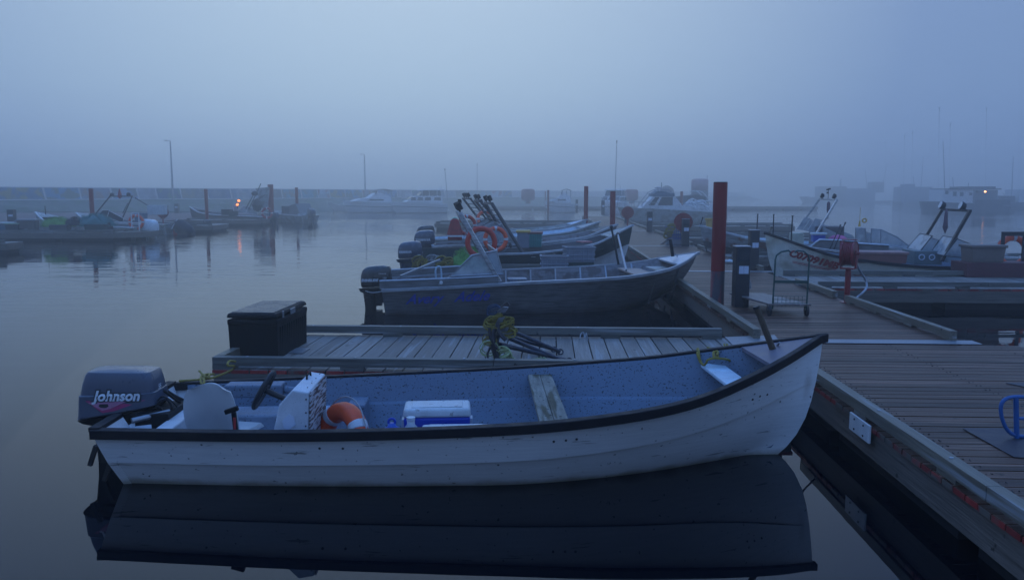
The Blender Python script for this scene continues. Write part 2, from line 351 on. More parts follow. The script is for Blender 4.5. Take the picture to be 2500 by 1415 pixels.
# ------------------------------------------------------------------ docks
DA = -R(2.72); DO = V(2.80, 7.24, 0)
DU = V(math.sin(-DA), math.cos(-DA), 0); DR = V(math.cos(-DA), -math.sin(-DA), 0)
def D(w_, s_, z=0.0): return DO + DR * w_ + DU * s_ + V(0, 0, z)
def dock(label, w0, s0, W, S, plank='x', curbs=(), group=None, ZD=.40, red=True, pw=.14, rot=None, org=None, name='floating_dock', blocks=1.35, catg='dock', cz=0.0):
    rnd = random.Random(int(abs(w0 * 77 + s0 * 31)) + 3)
    o = thing(name, label, catg, org if org is not None else D(w0, s0, 0), DA if rot is None else rot, group)
    p = MB(); e_ = MB(); e2 = MB(); n = int((S if plank == 'x' else W) / pw); pw_ = (S if plank == 'x' else W) / n
    for i in range(n):
        gp = rnd.uniform(.005, .009); a = i * pw_ + gp; b = (i + 1) * pw_ - gp; dz = rnd.uniform(-.0015, .0015); ex = rnd.uniform(0, .006)
        if plank == 'x':
            p.b2((-ex, a, ZD - .038 + dz), (W + ex, b, ZD + dz))
            if red: e_.b2((-ex - .005, a, ZD - .038), (-ex, b, ZD - .004)); e2.b2((W + ex, a, ZD - .038), (W + ex + .005, b, ZD - .004))
        else:
            p.b2((a, -ex, ZD - .038 + dz), (b, S + ex, ZD + dz))
            if red: e_.b2((a, -ex - .005, ZD - .038), (b, -ex, ZD - .004)); e2.b2((a, S + ex, ZD - .038), (b, S + ex + .005, ZD - .004))
    p.build('deck_planks', m_deck_x if plank == 'x' else m_deck_y, o)
    if red: e_.build('painted_plank_ends', m_redend, o); e2.build('painted_plank_ends', m_redend, o)
    f = MB(); f.b2((.02, .03, .14), (.06, S - .03, ZD - .04)); f.build('fascia', m_fas_y, o)
    f = MB(); f.b2((W - .06, .03, .14), (W - .02, S - .03, ZD - .04)); f.build('fascia', m_fas_y, o)
    f = MB(); f.b2((.02, -.012, .14), (W - .02, .029, ZD - .04)); f.build('fascia', m_fas_x, o)
    f = MB(); f.b2((.02, S - .029, .14), (W - .02, S + .012, ZD - .04)); f.build('fascia', m_fas_x, o)
    f = MB()
    nx = max(1, int(W / 2.2)) if W > S else 1; ny = max(1, int(S / 2.2)) if S >= W else 1
    for i in range(nx):
        for j in range(ny):
            f.b2((W * i / nx + .12, S * j / ny + .12, -.25), (W * (i + 1) / nx - .12, S * (j + 1) / ny - .12, .139))
    f.build('float_box', m_float, o)
    for side, a, b in curbs:
        c = MB(); L_ = b - a; k = max(1, round(L_ / blocks)); cw = .095; z0, z1 = ZD + .035 + cz, ZD + .125 + cz
        def bb(u0, u1, q0, q1, zz0, zz1):
            if side == 'l': c.b2((q0, u0, zz0), (q1, u1, zz1))
            elif side == 'r': c.b2((W - q1, u0, zz0), (W - q0, u1, zz1))
            elif side == 'n': c.b2((u0, q0, zz0), (u1, q1, zz1))
            else: c.b2((u0, S - q1, zz0), (u1, S - q0, zz1))
        segs = max(1, round(L_ / 3.6))
        for i in range(segs):
            dz = rnd.uniform(-.004, .004)
            bb(a + L_ * i / segs + .004, a + L_ * (i + 1) / segs - .004, 0.004, cw, z0 + dz, z1 + dz)
        for i in range(k + 1):
            u = min(max(a + L_ * i / k, a + .12), b - .12)
            bb(u - .12, u + .12, .008, cw - .006, ZD + .001, z0 + .005)
        c.cur = 1; bt = c
        for i in range(int(L_ / 1.1)):
            u = a + .35 + i * 1.1
            if u > b - .1: break
            if side == 'l': q = (cw * .5, u)
            elif side == 'r': q = (W - cw * .5, u)
            elif side == 'n': q = (u, cw * .5)
            else: q = (u, S - cw * .5)
            bt.cyl((*q, z1), (*q, z1 + .007), .017, .014, 8)
        c.build('curb_rail', [m_curb_y if side in 'lr' else m_curb_x, m_steel], o, bevel=.005)
    return o
def plate(parent, poly, z, name='transition_plate'):
    m = MB(); m.prism(poly, z, z + .005, 2); return m.build(name, m_aluplate, parent)
GW = 'sections of the main wooden walkway'
near = dock('nearest brown plank walkway section, its fascia streaked red, bottom right of the picture', 0, -9.5, 3.0, 11.55, 'x', [('l', 0.1, 9.8)], GW)
sec2 = dock('wet brown plank walkway section carrying the red hose reel and the cart', .02, 2.2, 2.42, 8.6, 'x', [('l', .12, 8.4), ('r', .1, 3.55), ('r', 4.1, 6.2)], GW, red=False)
plate(sec2, [(0.02, -.12), (2.6, -.12), (2.6, .12), (0.02, .12)], .405)
plate(sec2, [(2.3, 5.9), (2.40, 5.5), (3.0, 5.5), (2.42, 6.9)], .409)
sec3 = dock('middle walkway section beside the pale bow and the second pedestal', .05, 10.95, 2.4, 8.9, 'x', [('l', .1, 8.2), ('r', .1, 2.6), ('r', 5.2, 8.0)], GW, pw=.145)
plate(sec3, [(0.0, -.14), (2.6, -.14), (2.6, .12), (0.0, .12)], .405)
sec4 = dock('reddish wet walkway section between two red piles and the round hose reel', .07, 20.0, 2.4, 10.9, 'x', [('r', .1, 3.6), ('r', 6, 10), ('l', 5, 10)], GW, red=False, pw=.16)
plate(sec4, [(0.0, -.14), (2.4, -.14), (2.4, .12), (0.0, .12)], .405)
sec5 = dock('distant walkway section running off into the fog', .1, 31.1, 2.4, 12, 'x', [('r', .1, 11), ('l', 2, 11)], GW, red=False, pw=.22)
plate(sec5, [(0.0, -.14), (2.4, -.14), (2.4, .12), (0.0, .12)], .405)
sec6 = dock('farthest walkway section, barely visible in the fog', .1, 43.3, 2.4, 14, 'x', [('r', .1, 13), ('l', .1, 13)], GW, red=False, pw=.3)
GF = 'finger docks branching off the walkway'
fin1 = dock('grey weathered finger dock behind the white skiff with a black box on its end', -5.85, .36, 5.8, 2.03, 'y', [('n', 0, 5.7), ('f', .1, 5.5), ('l', .1, 1.93)], GF, pw=.19)
plate(fin1, [(5.5, .75), (5.98, .6), (6.2, 2.2), (5.55, 2.03)], .409, 'gusset_plate')
fin2 = dock('finger dock behind the aluminium boat, holding crates, nets and roped anchors', -5.6, 9.55, 5.4, 1.75, 'y', [('n', .1, 5.3), ('f', .1, 5.3)], GF, pw=.19)
finA = dock('finger dock in front of the cream boat with the red lettering', 2.5, 7.75, 9.5, 2.35, 'y', [('n', .1, 9.4), ('f', .1, 9.4)], GF, pw=.19)
fin0 = dock('finger dock at the right edge just behind the nearest walkway section', 3.35, .55, 5, 1.9, 'y', [('n', .1, 4.8), ('f', .1, 4.8)], GF, pw=.19)
plate(fin0, [(-.34, -.9), (1.4, -.05), (1.4, .25), (-.3, .4)], .409, 'gusset_plate')
for a in [('far grey finger dock with two pale rails behind the moored skiffs', -6.5, 29.0, 6.4, 2.2),
          ('farther grey finger dock reaching left, half lost in fog', -9.5, 41, 9.4, 2.2),
          ('grey finger dock behind the pale boat, ending right of the tall red pile', 2.6, 25.2, 6.2, 2.2),
          ('far right finger dock below the motor yacht', 2.6, 37.5, 8.5, 2.2)]:
    dock(a[0], a[1], a[2], a[3], a[4], 'y', [('n', .1, a[3] - .1), ('f', .1, a[3] - .1)], GF, red=False, pw=.25)
finR = dock('finger dock between the cream boat and the pale skiff on the right', 2.6, 15.4, 9.0, .0 + 1.0, 'y', [('n', .1, 8.9)], GF, red=False, pw=.25)
# ------------------------------------------------------------------ boats
def sst(a, b, t):
    t = min(1, max(0, (t - a) / (b - a))); return t * t * (3 - 2 * t)
FM = [0, .5, .66, .75, .82, .885, .945, 1]; GM = [0, .04, .10, .22, .38, .56, .78, 1]
FB = [0, .12, .24, .38, .52, .66, .82, 1]; GB = [0, .08, .18, .32, .46, .62, .8, 1]
class Boat:
    def __init__(s, name, label, catg, stern, bow, btab, ztab, mh, mi, mg, keel=-.14, rake=.33, tr=.12, lap=.014, th=.05, floor=.06, gw=.05, gh=.055,
                 notch=.10, group=None, mtop=None, ledge=True, deck=.87, mdeck=None, keepfull=False, twotone=None, trz=None, fm=None, fore=.8):
        s.fore = fore
        stern, bow = V(stern[0], stern[1], 0), V(bow[0], bow[1], 0); d = bow - stern
        s.L = d.length; s.root = thing(name, label, catg, stern, math.atan2(d.y, d.x), group)
        s.M = Matrix.Translation(stern) @ Matrix.Rotation(math.atan2(d.y, d.x), 4, 'Z'); s.Mi = s.M.inverted()
        s.bt, s.zt, s.keel, s.rake, s.tr = btab, ztab, keel, rake, tr; s.fm = fm or FM
        N = 44; ts = [1 - (1 - i / N) ** 1.35 for i in range(N + 1)]
        def row(t, side):
            out = []
            for k in range(8):
                f, g = s.fg(t, k)
                if lap and k == 5: out.append(s.pt(t, f - lap / max(.1, s.b(t)) * min(1, s.b(t) * 4), g, side)); out.append(s.pt(t, f, g + .004, side))
                else: out.append(s.pt(t, f - (lap / max(.1, s.b(t)) * min(1, s.b(t) * 4) if lap and 0 < k < 5 else 0), g, side))
            return out
        m = MB(); rings = []
        for t in ts:
            a = row(t, -1)[::-1]; b = row(t, 1)[1:]; rings.append(a + b)
        if twotone:
            n0 = len(m.f); m.loft(rings, False, False); nn = len(rings[0]) - 1
            for i in range(len(m.f)):
                j = i % nn; kk = abs(j + .5 - nn / 2)
                m.mi[i] = 0 if kk > nn / 2 - twotone[1] else 1
            m.build('hull', [mh, twotone[0]], s.root, smooth=True)
        else:
            m.loft(rings, False, False); ho = m.build('hull', mh, s.root, smooth=True); es = ho.modifiers.new('edge', 'EDGE_SPLIT'); es.split_angle = R(30)
        # inside
        m = MB(); rings = []
        for t in ts:
            if t < .008: continue
            z1 = s.z(t); b1 = s.b(t) - th
            if b1 < .02: break
            hs = [1, .82, .64, .5, .47, .3, .12, 0]; R_ = []
            for i, hh in enumerate(hs):
                z = floor + (z1 - .01 - floor) * hh
                y = max(.01, s.yz(t, z) - th - (.035 if ledge and i >= 4 else 0)); R_.append((y, z))
            x = s.L * t
            def xx(z): return s.xz(t, z)
            rings.append([V(xx(z), -y, z) for y, z in R_] + [V(xx(z), y, z) for y, z in R_[::-1]])
        m.loft(rings, False, False); s.inside = m.build('interior_lining', mi, s.root, smooth=False)
        for p in s.inside.data.polygons: p.use_smooth = True
        es = s.inside.modifiers.new('edge', 'EDGE_SPLIT'); es.split_angle = R(22)
        # gunwale
        m = MB()
        for sd in (-1, 1):
            rings = []
            for t in ts:
                b = s.b(t); z = s.z(t); x = s.xz(t, z); yo = b + gw * .4; yi = max(0.0, b - gw * .9)
                if t > .999: yo = .03; x += .03
                rings.append([V(x, sd * yi, z + .012), V(x, sd * yo, z + .008), V(x, sd * yo, z - gh), V(x, sd * yi, z - gh * .95)])
            m.loft(rings, True)
        m.build('gunwale', mg, s.root, bevel=.006)
        # transom
        h0 = trz if trz else s.z(0)
        out = [s.pt(0, *s.fg(0, k), 1) for k in range(8)]; ps = [(p.y, p.z) for p in out]
        poly = [(-y, z) for y, z in ps[::-1]] + ps[1:]
        if notch: poly += [(.34, h0), (.27, h0 - notch), (-.27, h0 - notch), (-.34, h0)]
        m = MB(); n = len(poly)
        def tx(z): return tr * (1 - (z - keel) / (s.z(0) - keel))
        vs = [(tx(z) - .002, y, z) for y, z in poly] + [(tx(z) + .055, y * .985, z) for y, z in poly]
        m.add(vs, [tuple(range(n)), tuple(range(n, 2 * n))[::-1]] + [(i, (i + 1) % n, (i + 1) % n + n, i + n) for i in range(n)])
        m.build('transom', mh, s.root)
        y0 = s.b(0)
        for sd in (-1, 1):
            c = MB(); c.beam((tx(h0) + .025, sd * y0, h0 + .006), (tx(h0) + .025, sd * .34, h0 + .006), .075, .03)
            c.build('transom_cap', mg, s.root)
        if deck and deck < 1:
            m = MB(); a = []; b_ = []
            for i in range(9):
                t = deck + (1 - deck) * i / 8; z = s.z(t) - .004; x = s.xz(t, z); y = max(.004, s.b(t) - gw * .5)
                a.append(V(x, -y, z)); b_.append(V(x, y, z))
            rings = [[p, q, q - V(0, 0, .03), p - V(0, 0, .03)] for p, q in zip(a, b_)]
            m.loft(rings, True); m.build('foredeck', mdeck or mh, s.root)
    def b(s, t): return max(0.0, interp(s.bt, t))
    def z(s, t): return interp(s.zt, t)
    def fg(s, t, k):
        w_ = sst(.5, 1, t); return s.fm[k] * (1 - w_) + FB[k] * w_, GM[k] * (1 - w_) + GB[k] * w_
    def xf(s, t, g): return s.L * t - s.rake * (1 - g) ** 1.2 * sst(.72, 1, t) * (1 + s.fore * (1 - g) ** 4) - s.tr * (g - 1) * (1 - sst(0, .12, t))
    def pt(s, t, f, g, side):
        kz = s.keel + .12 * sst(.85, 1, t)
        return V(s.xf(t, g), side * s.b(t) * f, kz + (s.z(t) - kz) * g)
    def xz(s, t, z):
        kz = s.keel + .12 * sst(.85, 1, t); return s.xf(t, min(1, max(0, (z - kz) / (s.z(t) - kz))))
    def yz(s, t, z):
        kz = s.keel + .12 * sst(.85, 1, t); g = (z - kz) / (s.z(t) - kz); F = [s.fg(t, k) for k in range(8)]
        for (f0, g0), (f1, g1) in zip(F, F[1:]):
            if g <= g1: return s.b(t) * (f0 + (f1 - f0) * (g - g0) / max(1e-6, g1 - g0))
        return s.b(t)
    def loc(s, p): return s.Mi @ Vector(p)
    def letter(s, text, x, z, size, side, mt, shear=.2, slope=0.0, bold=0.0, name='lettering', flip=False, sy=1.0, parent=None):
        vs, fs = text_geo(text, size, shear, bold); out = []
        for a, b in vs:
            b *= sy
            X = x - a if flip else x + a
            Z = z + b + slope * a; t = X / s.L
            for _ in range(3): t += (X - s.xz(t, Z)) / s.L
            out.append((X, side * (s.yz(t, Z) + .006), Z))
        m = MB(); m.add(out, fs); return m.build(name, mt, parent or s.root, fix=False)
def outboard(boat, x, y, z, sc_=1.0, mc=None, text=None, tsize=.1, style='round', low=None, legz=-.75, tilt=0, yaw=0, tcol=None, ty=None, tx=None, side=-1, mstrip=None, sub=True):
    """local frame: +x towards the bow; origin under the cowl on the transom clamp"""
    M = Matrix.Rotation(yaw, 3, 'Z') @ RY(tilt)
    def T(p): return M @ (Vector(p) * sc_) + V(x, y, z)
    mc = mc or m_grey_cowl; low = low or m_blackpl
    if style == 'box': rg = [(-.02, 0, .325, .185, .19), (0, .014, .335, .192, .19), (0, .03, .332, .19, .19), (0, .16, .322, .184, .06), (0.004, .168, .312, .176, .05), (.005, .25, .298, .168, .03), (.008, .325, .278, .152, .015), (.01, .345, .262, .14, 0), (.012, .358, .20, .10, 0), (.012, .362, .06, .04, 0)]; n_ = 7.0
    else: rg = [(-.01, 0, .27, .165, .05), (0, .02, .29, .18, .05), (0, .12, .295, .19, .04), (0, .22, .29, .186, .03), (.005, .31, .27, .168, .06), (.01, .36, .235, .145, .08), (.012, .385, .18, .11, .07), (.012, .395, .07, .05, .05)]; n_ = 4.0
    def ring(cx, z_, a, b, sl, n=40):
        out = []
        for k in range(n):
            an = 2 * math.pi * k / n; c, s_ = math.cos(an), math.sin(an)
            X = a * math.copysign(abs(c) ** (2 / n_), c); Y = b * math.copysign(abs(s_) ** (2 / n_), s_)
            out.append(T((cx + X, Y, z_ + sl * X)))
        return out
    leg = MB()
    leg.cur = 0
    leg.loft([ring(-.01, -.10, .24, .13, .10), ring(-.01, -.055, .30, .165, .16), ring(-.01, -.012, .332, .188, .19 if style == 'box' else .05)], True)
    for (z0, a0, b0), (z1, a1, b1) in zip([(-.10, .14, .09), (-.35, .11, .06), (-.62, .10, .045)], [(-.35, .11, .06), (-.62, .10, .045), (legz, .16, .03)]):
        leg.loft([ring(-.12, z0, a0, b0, 0, 20), ring(-.12, z1, a1, b1, 0, 20)], True)
    leg.box(T((.04, 0, -.22)), (.12 * sc_, .20 * sc_, .30 * sc_), M); leg.box(T((.10, .12, -.20)), (.16 * sc_, .04 * sc_, .22 * sc_), M); leg.box(T((.10, -.12, -.20)), (.16 * sc_, .04 * sc_, .22 * sc_), M)
    leg.box(T((-.12, 0, -.64)), (.36 * sc_, .2 * sc_, .015 * sc_), M)
    o = leg.build('outboard_motor', low, boat.root if hasattr(boat, 'root') else boat, smooth=False)
    c = MB(); c.loft([ring(*r) for r in rg], True); cw = c.build('cowl', mc, o, smooth=True)
    mod = cw.modifiers.new('edge', 'EDGE_SPLIT'); mod.split_angle = R(32)
    if mstrip:
        m = MB(); m.loft([ring(0, .0, .336, .194, .05), ring(0, .035, .336, .194, .05)], False); m.build('cowl_band', mstrip, o)
    def surf(X, Z):
        sl0 = .19 if style == 'box' else .05; zz = Z
        for (c0, z0, a0, b0, s0), (c1, z1, a1, b1, s1) in zip(rg, rg[1:]):
            if z0 + s0 * X <= Z <= z1 + s1 * X or (c1, z1, a1, b1, s1) == rg[-1]:
                f = min(1, max(0, (Z - z0 - s0 * X) / max(1e-6, z1 + s1 * X - z0 - s0 * X))); a = a0 + (a1 - a0) * f; b = b0 + (b1 - b0) * f; cx = c0 + (c1 - c0) * f
                u = min(.999, abs((X - cx) / a)); return b * (1 - u ** n_) ** (1 / n_)
        return rg[1][3]
    def decal(poly, mt, name, off=.003):
        m = MB(); m.add([T((px, side * (surf(px, pz) + off), pz)) for px, pz in poly], [tuple(range(len(poly)))]); return m.build(name, mt, o, fix=False)
    if text == 'Johnson':
        vs, fs = text_geo(text, tsize, .22, .016); m = MB(); m.add([T((tx + a, side * (surf(tx + a, ty + b) + .0035), ty + b + .02 * a)) for a, b in vs], fs); m.build('lettering_outline', m_dkdec, o, fix=False)
    if text:
        vs, fs = text_geo(text, tsize, .22, .004); X0 = tx if tx is not None else -.22; Z0 = ty if ty is not None else .09
        m = MB(); m.add([T((X0 + a * (1 if side < 0 else -1), side * (surf(X0 + a, Z0 + b) + .005), Z0 + b + .02 * a)) for a, b in vs], fs); m.build('lettering', tcol or m_letw, o, fix=False)
    return o, T, decal
def tabs(bmax, zs, zm, zb, kind='skiff'):
    if kind == 'skiff': bt = [(0, .757), (.25, .93), (.54, 1.0), (.68, .93), (.776, .797), (.86, .551), (.932, .289), (1, 0)]; zt = [(0, 0), (.3, .03), (.54, .084), (.776, .334), (.86, .56), (.932, .79), (1, 1)]
    else: bt = [(0, .84), (.4, 1), (.7, .94), (.85, .72), (.925, .45), (1, 0)]; zt = [(0, 0), (.4, .16), (.7, .32), (.85, .56), (.925, .78), (1, 1)]
    return [(t, b * bmax) for t, b in bt], [(t, zs + (zb - zs) * f + (zm - zs) * 4 * t * (1 - t) * .5) for t, f in zt]
def grid_rot(o, rx=0, ry=0, rz=0): o.rotation_euler = (R(rx), R(ry), R(rz)); return o
def life_ring(label, c, rot, m_=None, Ro=.36, r=.062, name='life_ring', sx=1.0, group='life rings', bands=4, a0=0, tape=None):
    o = thing(name, label, 'life ring', c, 0, group, rot=rot)
    b = MB(); b.torus((0, 0, 0), Ro - r, r, n=48, m=14, sx=sx); b.build('ring', m_ or m_orange, o, smooth=True)
    for i in range(bands):
        a = a0 + i * 2 * math.pi / bands; t = MB(); t.torus((0, 0, 0), Ro - r, r + .003, a0=a - .11, a1=a + .11, n=6, m=14, sx=sx); t.build('reflective_band', tape or m_reflect, o, smooth=True)
    g = MB(); pts = []
    for i in range(48):
        a = i / 48 * 2 * math.pi; q = Ro + .012 + .03 * abs(math.sin(2 * (a - a0))); pts.append((q * math.cos(a) * sx, q * math.sin(a), .0))
    g.tube(pts, .006, 5, True); g.build('grab_line', m_greyrope, o)
    return o
def coil(m, c, r, turns, rnd, rr=.006, tiltv=.25, n=22, M=None, wob=.12, zs=1.0):
    pts = []
    for k in range(int(turns * n)):
        a = k / n * 2 * math.pi; t = int(k / n)
        rad = r * (1 + wob * math.sin(a * .37 + t * 1.7) + rnd.uniform(-.02, .02)); p = Vector((rad * math.cos(a), rad * .55 * math.sin(a) + .02 * math.sin(t * 2.1), zs * (.10 * math.sin(t * 1.3 + a * .21) * r + tiltv * rad * math.sin(a + t * .4))))
        pts.append((M @ p if M else p) + Vector(c))
    m.tube(pts, rr, 5)
# ------------------------------------------------------------------ the white skiff in the foreground
bt = [(0, .72), (.27, .89), (.54, .95), (.68, .90), (.776, .77), (.86, .545), (.932, .29), (1, 0)]
zt = [(0, .475), (.27, .495), (.54, .545), (.68, .605), (.776, .675), (.86, .785), (.932, .895), (1, 1.01)]
SK = Boat('white_skiff', 'long white lapstrake skiff with black rubber gunwale and blue inside, nearest boat', 'boat', (-3.04, 6.25), (2.56, 6.45), bt, zt,
          m_white, m_bluein, m_gun, fore=1.5, rake=.145, tr=.15, lap=.022, gw=.055, gh=.06, notch=.12, deck=.90, mdeck=mat('dull_violet_deck', (.16, .14, .17), .5), keel=-.14,
          fm=[0, .42, .60, .70, .78, .87, .94, 1])
S = SK.root
def L(px, py, z): return SK.loc(at(px, py, z))
m = MB()   # thwart
x = 3.33
m.b2((x - .11, -.86, .455), (x - .0015, .86, .50)); m.b2((x + .0015, -.86, .455), (x + .11, .86, .499)); m.build('thwart', m_thwart, S, bevel=.008)
m = MB(); m.box((4.82, .05, .655), (.20, .84, .035)); m.build('bow_seat', m_seatblue, S, bevel=.012)
m = MB(); m.box(SK.loc(atY(1808, 906, 6.88)), (.16, .04, .07), RZ(-25)); m.build('wood_block', m_orangewood, S)
m = MB(); m.b2((.33, -.53, .12), (.46, .53, .40)); m.build('motor_well_bulkhead', m_consolew, S, bevel=.015)
m = MB(); m.b2((.47, .28, .06), (1.62, .58, .30)); m.build('side_locker', mat('grey_blue_locker_paint', (.30, .35, .43), .55, spots=True, spot_scale=60, spot_th=.66), S, bevel=.02)
m = MB(); m.b2((1.62, .42, .06), (1.78, .72, .34)); m.build('rib_block', m_bluein, S, bevel=.02)
m = MB(); m.b2((.62, .30, .44), (1.10, .47, .55)); m.cyl((1.10, .385, .49), (1.26, .385, .47), .035, n=12); m.build('cable_box', m_bluein, S, bevel=.015)
# console
m = MB(); poly = [(1.18, .07), (1.50, .07), (1.53, .71), (1.41, .73), (1.31, .62)]
m.prism(poly, -.60, .02, 1); con = m.build('console', m_consolew, S, bevel=.012)
m = MB(); m.prism([(1.505, .08), (1.513, .08), (1.542, .705), (1.534, .705)], -.59, .01, 1); m.build('front_panel', m_peel, con)
m = MB()
for i in range(6): m.cyl((1.49 + .004 * i, -.603, .16 + i * .1), (1.49 + .004 * i, -.607, .16 + i * .1), .006, n=8)
for i in range(4): m.cyl((1.50, -.5 + .15 * i, .722), (1.50, -.5 + .15 * i, .726), .005, n=8)
m.build('screw', m_rust, con)
m = MB(); m.prism([(1.33, .50), (1.38, .55), (1.42, .53), (1.43, .47), (1.37, .43), (1.34, .45)], -.606, -.602, 1); m.build('peeled_sticker', m_plate, con)
m = MB(); m.tube([(1.44, -.25, .725), (1.44, -.24, .755), (1.44, -.12, .755), (1.44, -.11, .725)], .008, 6); m.build('handle', m_blackpl, con)
W = MB(); Mw = RY(-62) ; cw = V(1.10, -.22, .64)
W.torus(cw, .155, .017, Mw, n=36, m=8)
for a in (90, 210, 330): W.beam(cw, cw + Mw @ V(.15 * math.cos(R(a)), .15 * math.sin(R(a)), 0), .022, .012)
W.cyl(cw, V(1.36, -.22, .52), .022, n=10); W.cyl(cw - Mw @ V(0, 0, .012), cw + Mw @ V(0, 0, .012), .045, n=14); W.build('steering_wheel', m_black, con, smooth=False)
# swivel chair
ch = MB(); rings = []
for i in range(9):
    v = i / 8; zz = .26 + .44 * v; half = .215 + .02 * math.sin(v * 3) - .05 * v ** 3 - .05 * max(0, v - .8) * 5 * max(0, v - .8) * 5; row_f = []; row_b = []
    for j in range(13):
        u = -1 + j / 6; yy = .11 * (u * u) * (1.25 - v) - .10 * (1 - v) ** 2 + .06 * v
        if i == 8: zz2 = zz - .035 * u * u
        else: zz2 = zz
        row_f.append(V(half * u, -yy, zz2)); row_b.append(V(half * u * .96, -yy + .022, zz2))
    rings.append(row_f + row_b[::-1])
ch.loft(rings, True)
ch.box((0, .17, .27), (.40, .38, .035), taper=(.9, .9))
cho = ch.build('helm_chair', m_whitep, S, loc=(.74, -.26, .02), rot=(0, 0, R(-14)), smooth=True, bevel=.006); cho.data.materials[0] = mat('yellowed_white_plastic', (.50, .50, .50), .4, var=.06)
m = MB(); m.cyl((0, .14, -.0), (0, .14, .25), .03, n=10); m.cyl((0, .14, -.0), (0, .14, .02), .12, n=16); m.build('pedestal', m_steel, cho)
m = MB(); m.beam((1.02, -.66, .30), (1.00, -.66, .585), .035, .03); m.box((.985, -.66, .60), (.10, .035, .035), RY(-18)); thr = m.build('throttle_lever', m_blackpl, S, bevel=.006)
m = MB(); m.b2((1.0, -.679, .36), (1.018, -.672, .55)); m.build('red_stripe', m_redlet, thr)
m = MB(); m.box((.22, .0, .32), (.26, .42, .26)); m.tube([(-.02, .1, .50), (.12, .15, .58), (.26, .2, .48), (.42, .3, .35)], .018, 7, smooth=5); m.tube([(-.02, .06, .50), (.16, .05, .60), (.30, .12, .47), (.45, .3, .30)], .012, 7, smooth=5)
m.tube([(0, -.05, .47), (.2, -.1, .5), (.3, -.05, .36)], .012, 6, smooth=4); m.build('fuel_tank_and_hoses', m_blackpl, S, bevel=.02)
m = MB(); m.box((.18, -.40, .37), (.22, .12, .015), RZ(25) @ RX(20)); m.cyl((.10, -.28, .42), (.32, -.10, .44), .022, n=10); m.build('steering_bracket', m_steel, S)
# hull marks
m = MB()
for px, py in ((1352, 1077), (1382, 1075), (1408, 1072), (780, 1094), (837, 1094), (1838, 975), (1857, 968), (1875, 964)):
    for k in range(6):
        pass
def hullhole(x_, z_, r_, mt=m_black, nm='drain_hole'):
    t = x_ / SK.L
    for _ in range(4): t += (x_ - SK.xz(t, z_)) / SK.L
    y_ = -SK.yz(t, z_); m_ = MB(); m_.cyl((x_, y_ - .003, z_), (x_, y_ + .01, z_), r_, n=10); m_.build(nm, mt, S)
def on_hull(px, py):
    prev = None
    for i in range(200):
        z_ = .02 + i * .005; p = L(px, py, z_); t = min(.999, max(0, p.x / SK.L)); dlt = p.y + SK.yz(t, z_)
        if prev is not None and dlt * prev < 0 and z_ < SK.z(t): return p.x, z_
        prev = dlt
    return None
for px, py in ((1352, 1077), (1382, 1075), (1408, 1072), (780, 1094), (837, 1094), (1838, 975), (1857, 968), (1875, 964)):
    q = on_hull(px, py)
    if q: hullhole(q[0], q[1], .009)
m = MB(); m.cyl((5.30, -.055, .52), (5.30, .055, .52), .022, n=12); m.build('bow_eye', m_rust, S)
# rub bracket at transom corner
m = MB(); m.box((-.10, -.50, .22), (.03, .03, .16), RY(20)); m.box((-.03, -.44, .08), (.03, .03, .16), RY(20)); m.build('transom_fitting', m_black, S)
# outboard
ob, T, decal = outboard(SK, -.09, .03, .435, .93, m_grey_cowl, 'Johnson', .118, 'box', legz=-.75, tx=-.17, ty=.115, tilt=1.0)
decal([(-.24, .112), (.26, .125), (.0, .03), (-.10, .012)], m_mag, 'decal')
decal([(-.22, .100), (.10, .112), (-.03, .05), (-.10, .032)], mat('pale_pink_decal', (.40, .16, .25), .4), 'decal', .0045)
decal([(-.12, .088), (-.05, .090), (-.045, .07), (-.07, .055), (-.11, .058), (-.128, .07)], m_dkdec, 'decal', .006)
for k in range(3): decal([(-.325, .165 - k * .02), (-.17, .172 - k * .02), (-.17, .163 - k * .02), (-.325, .156 - k * .02)], m_dkdec, 'decal')
vs, fs = text_geo('55', .06, .1, .002); mm_ = MB(); mm_.add([T((.337, -.10 - (-a) * 1.0 - .0, .20 + b)) for a, b in vs], fs); mm_.build('lettering', m_letw, ob, fix=False)
m = MB(); m.tube([T((.30, -.10, .05)), T((.42, -.14, .12)), T((.44, -.08, .0)), T((.38, .0, -.12))], .010, 6, smooth=6); m.tube([T((.30, -.06, .06)), T((.40, -.16, .15)), T((.46, -.02, .02)), T((.42, .1, -.14))], .007, 6, smooth=6); m.build('control_cables', m_black, ob)
# things carried in the skiff
def W_(p): return SK.M @ V(*p)
life_ring('orange life ring with silver bands leaning by the console of the white skiff', W_((1.70, -.32, .225)), (R(76), 0, R(-46)), Ro=.33, r=.075, a0=.75)
def cooler(label, loc, rz, d, body, lid, group=None, h=.30):
    o = thing('cooler', label, 'cooler', loc, rz, group)
    m = MB(); m.box((0, 0, h * .42), (d[0], d[1], h * .84), taper=(1.04, 1.04)); m.build('body', body, o, bevel=.02, seg=3)
    m = MB(); m.box((0, 0, h * .92), (d[0] * 1.07, d[1] * 1.08, h * .17), taper=(.97, .95)); l = m.build('lid', lid, o, bevel=.022, seg=3)
    m = MB(); m.b2((-d[0] * .4, -d[1] * .36, h), (d[0] * .4, d[1] * .36, h + .009)); m.build('lid_panel', lid, l, bevel=.004)
    for s_ in (-1, 1): m = MB(); m.b2((s_ * d[0] * .52, -.05, h * .55), (s_ * d[0] * .56, .05, h * .75)); m.build('handle', lid, o)
    return o
cooler('blue cooler with a white lid on the floor of the white skiff', W_((2.44, -.13, .065)), R(4), (.50, .27), m_bluepl, m_whitepl, 'coolers', .42)
cooler('low white-lidded cooler tucked under the near gunwale of the white skiff', W_((2.60, -.52, .065)), R(2), (.50, .20), m_bluepl, m_whitepl, 'coolers', .345)
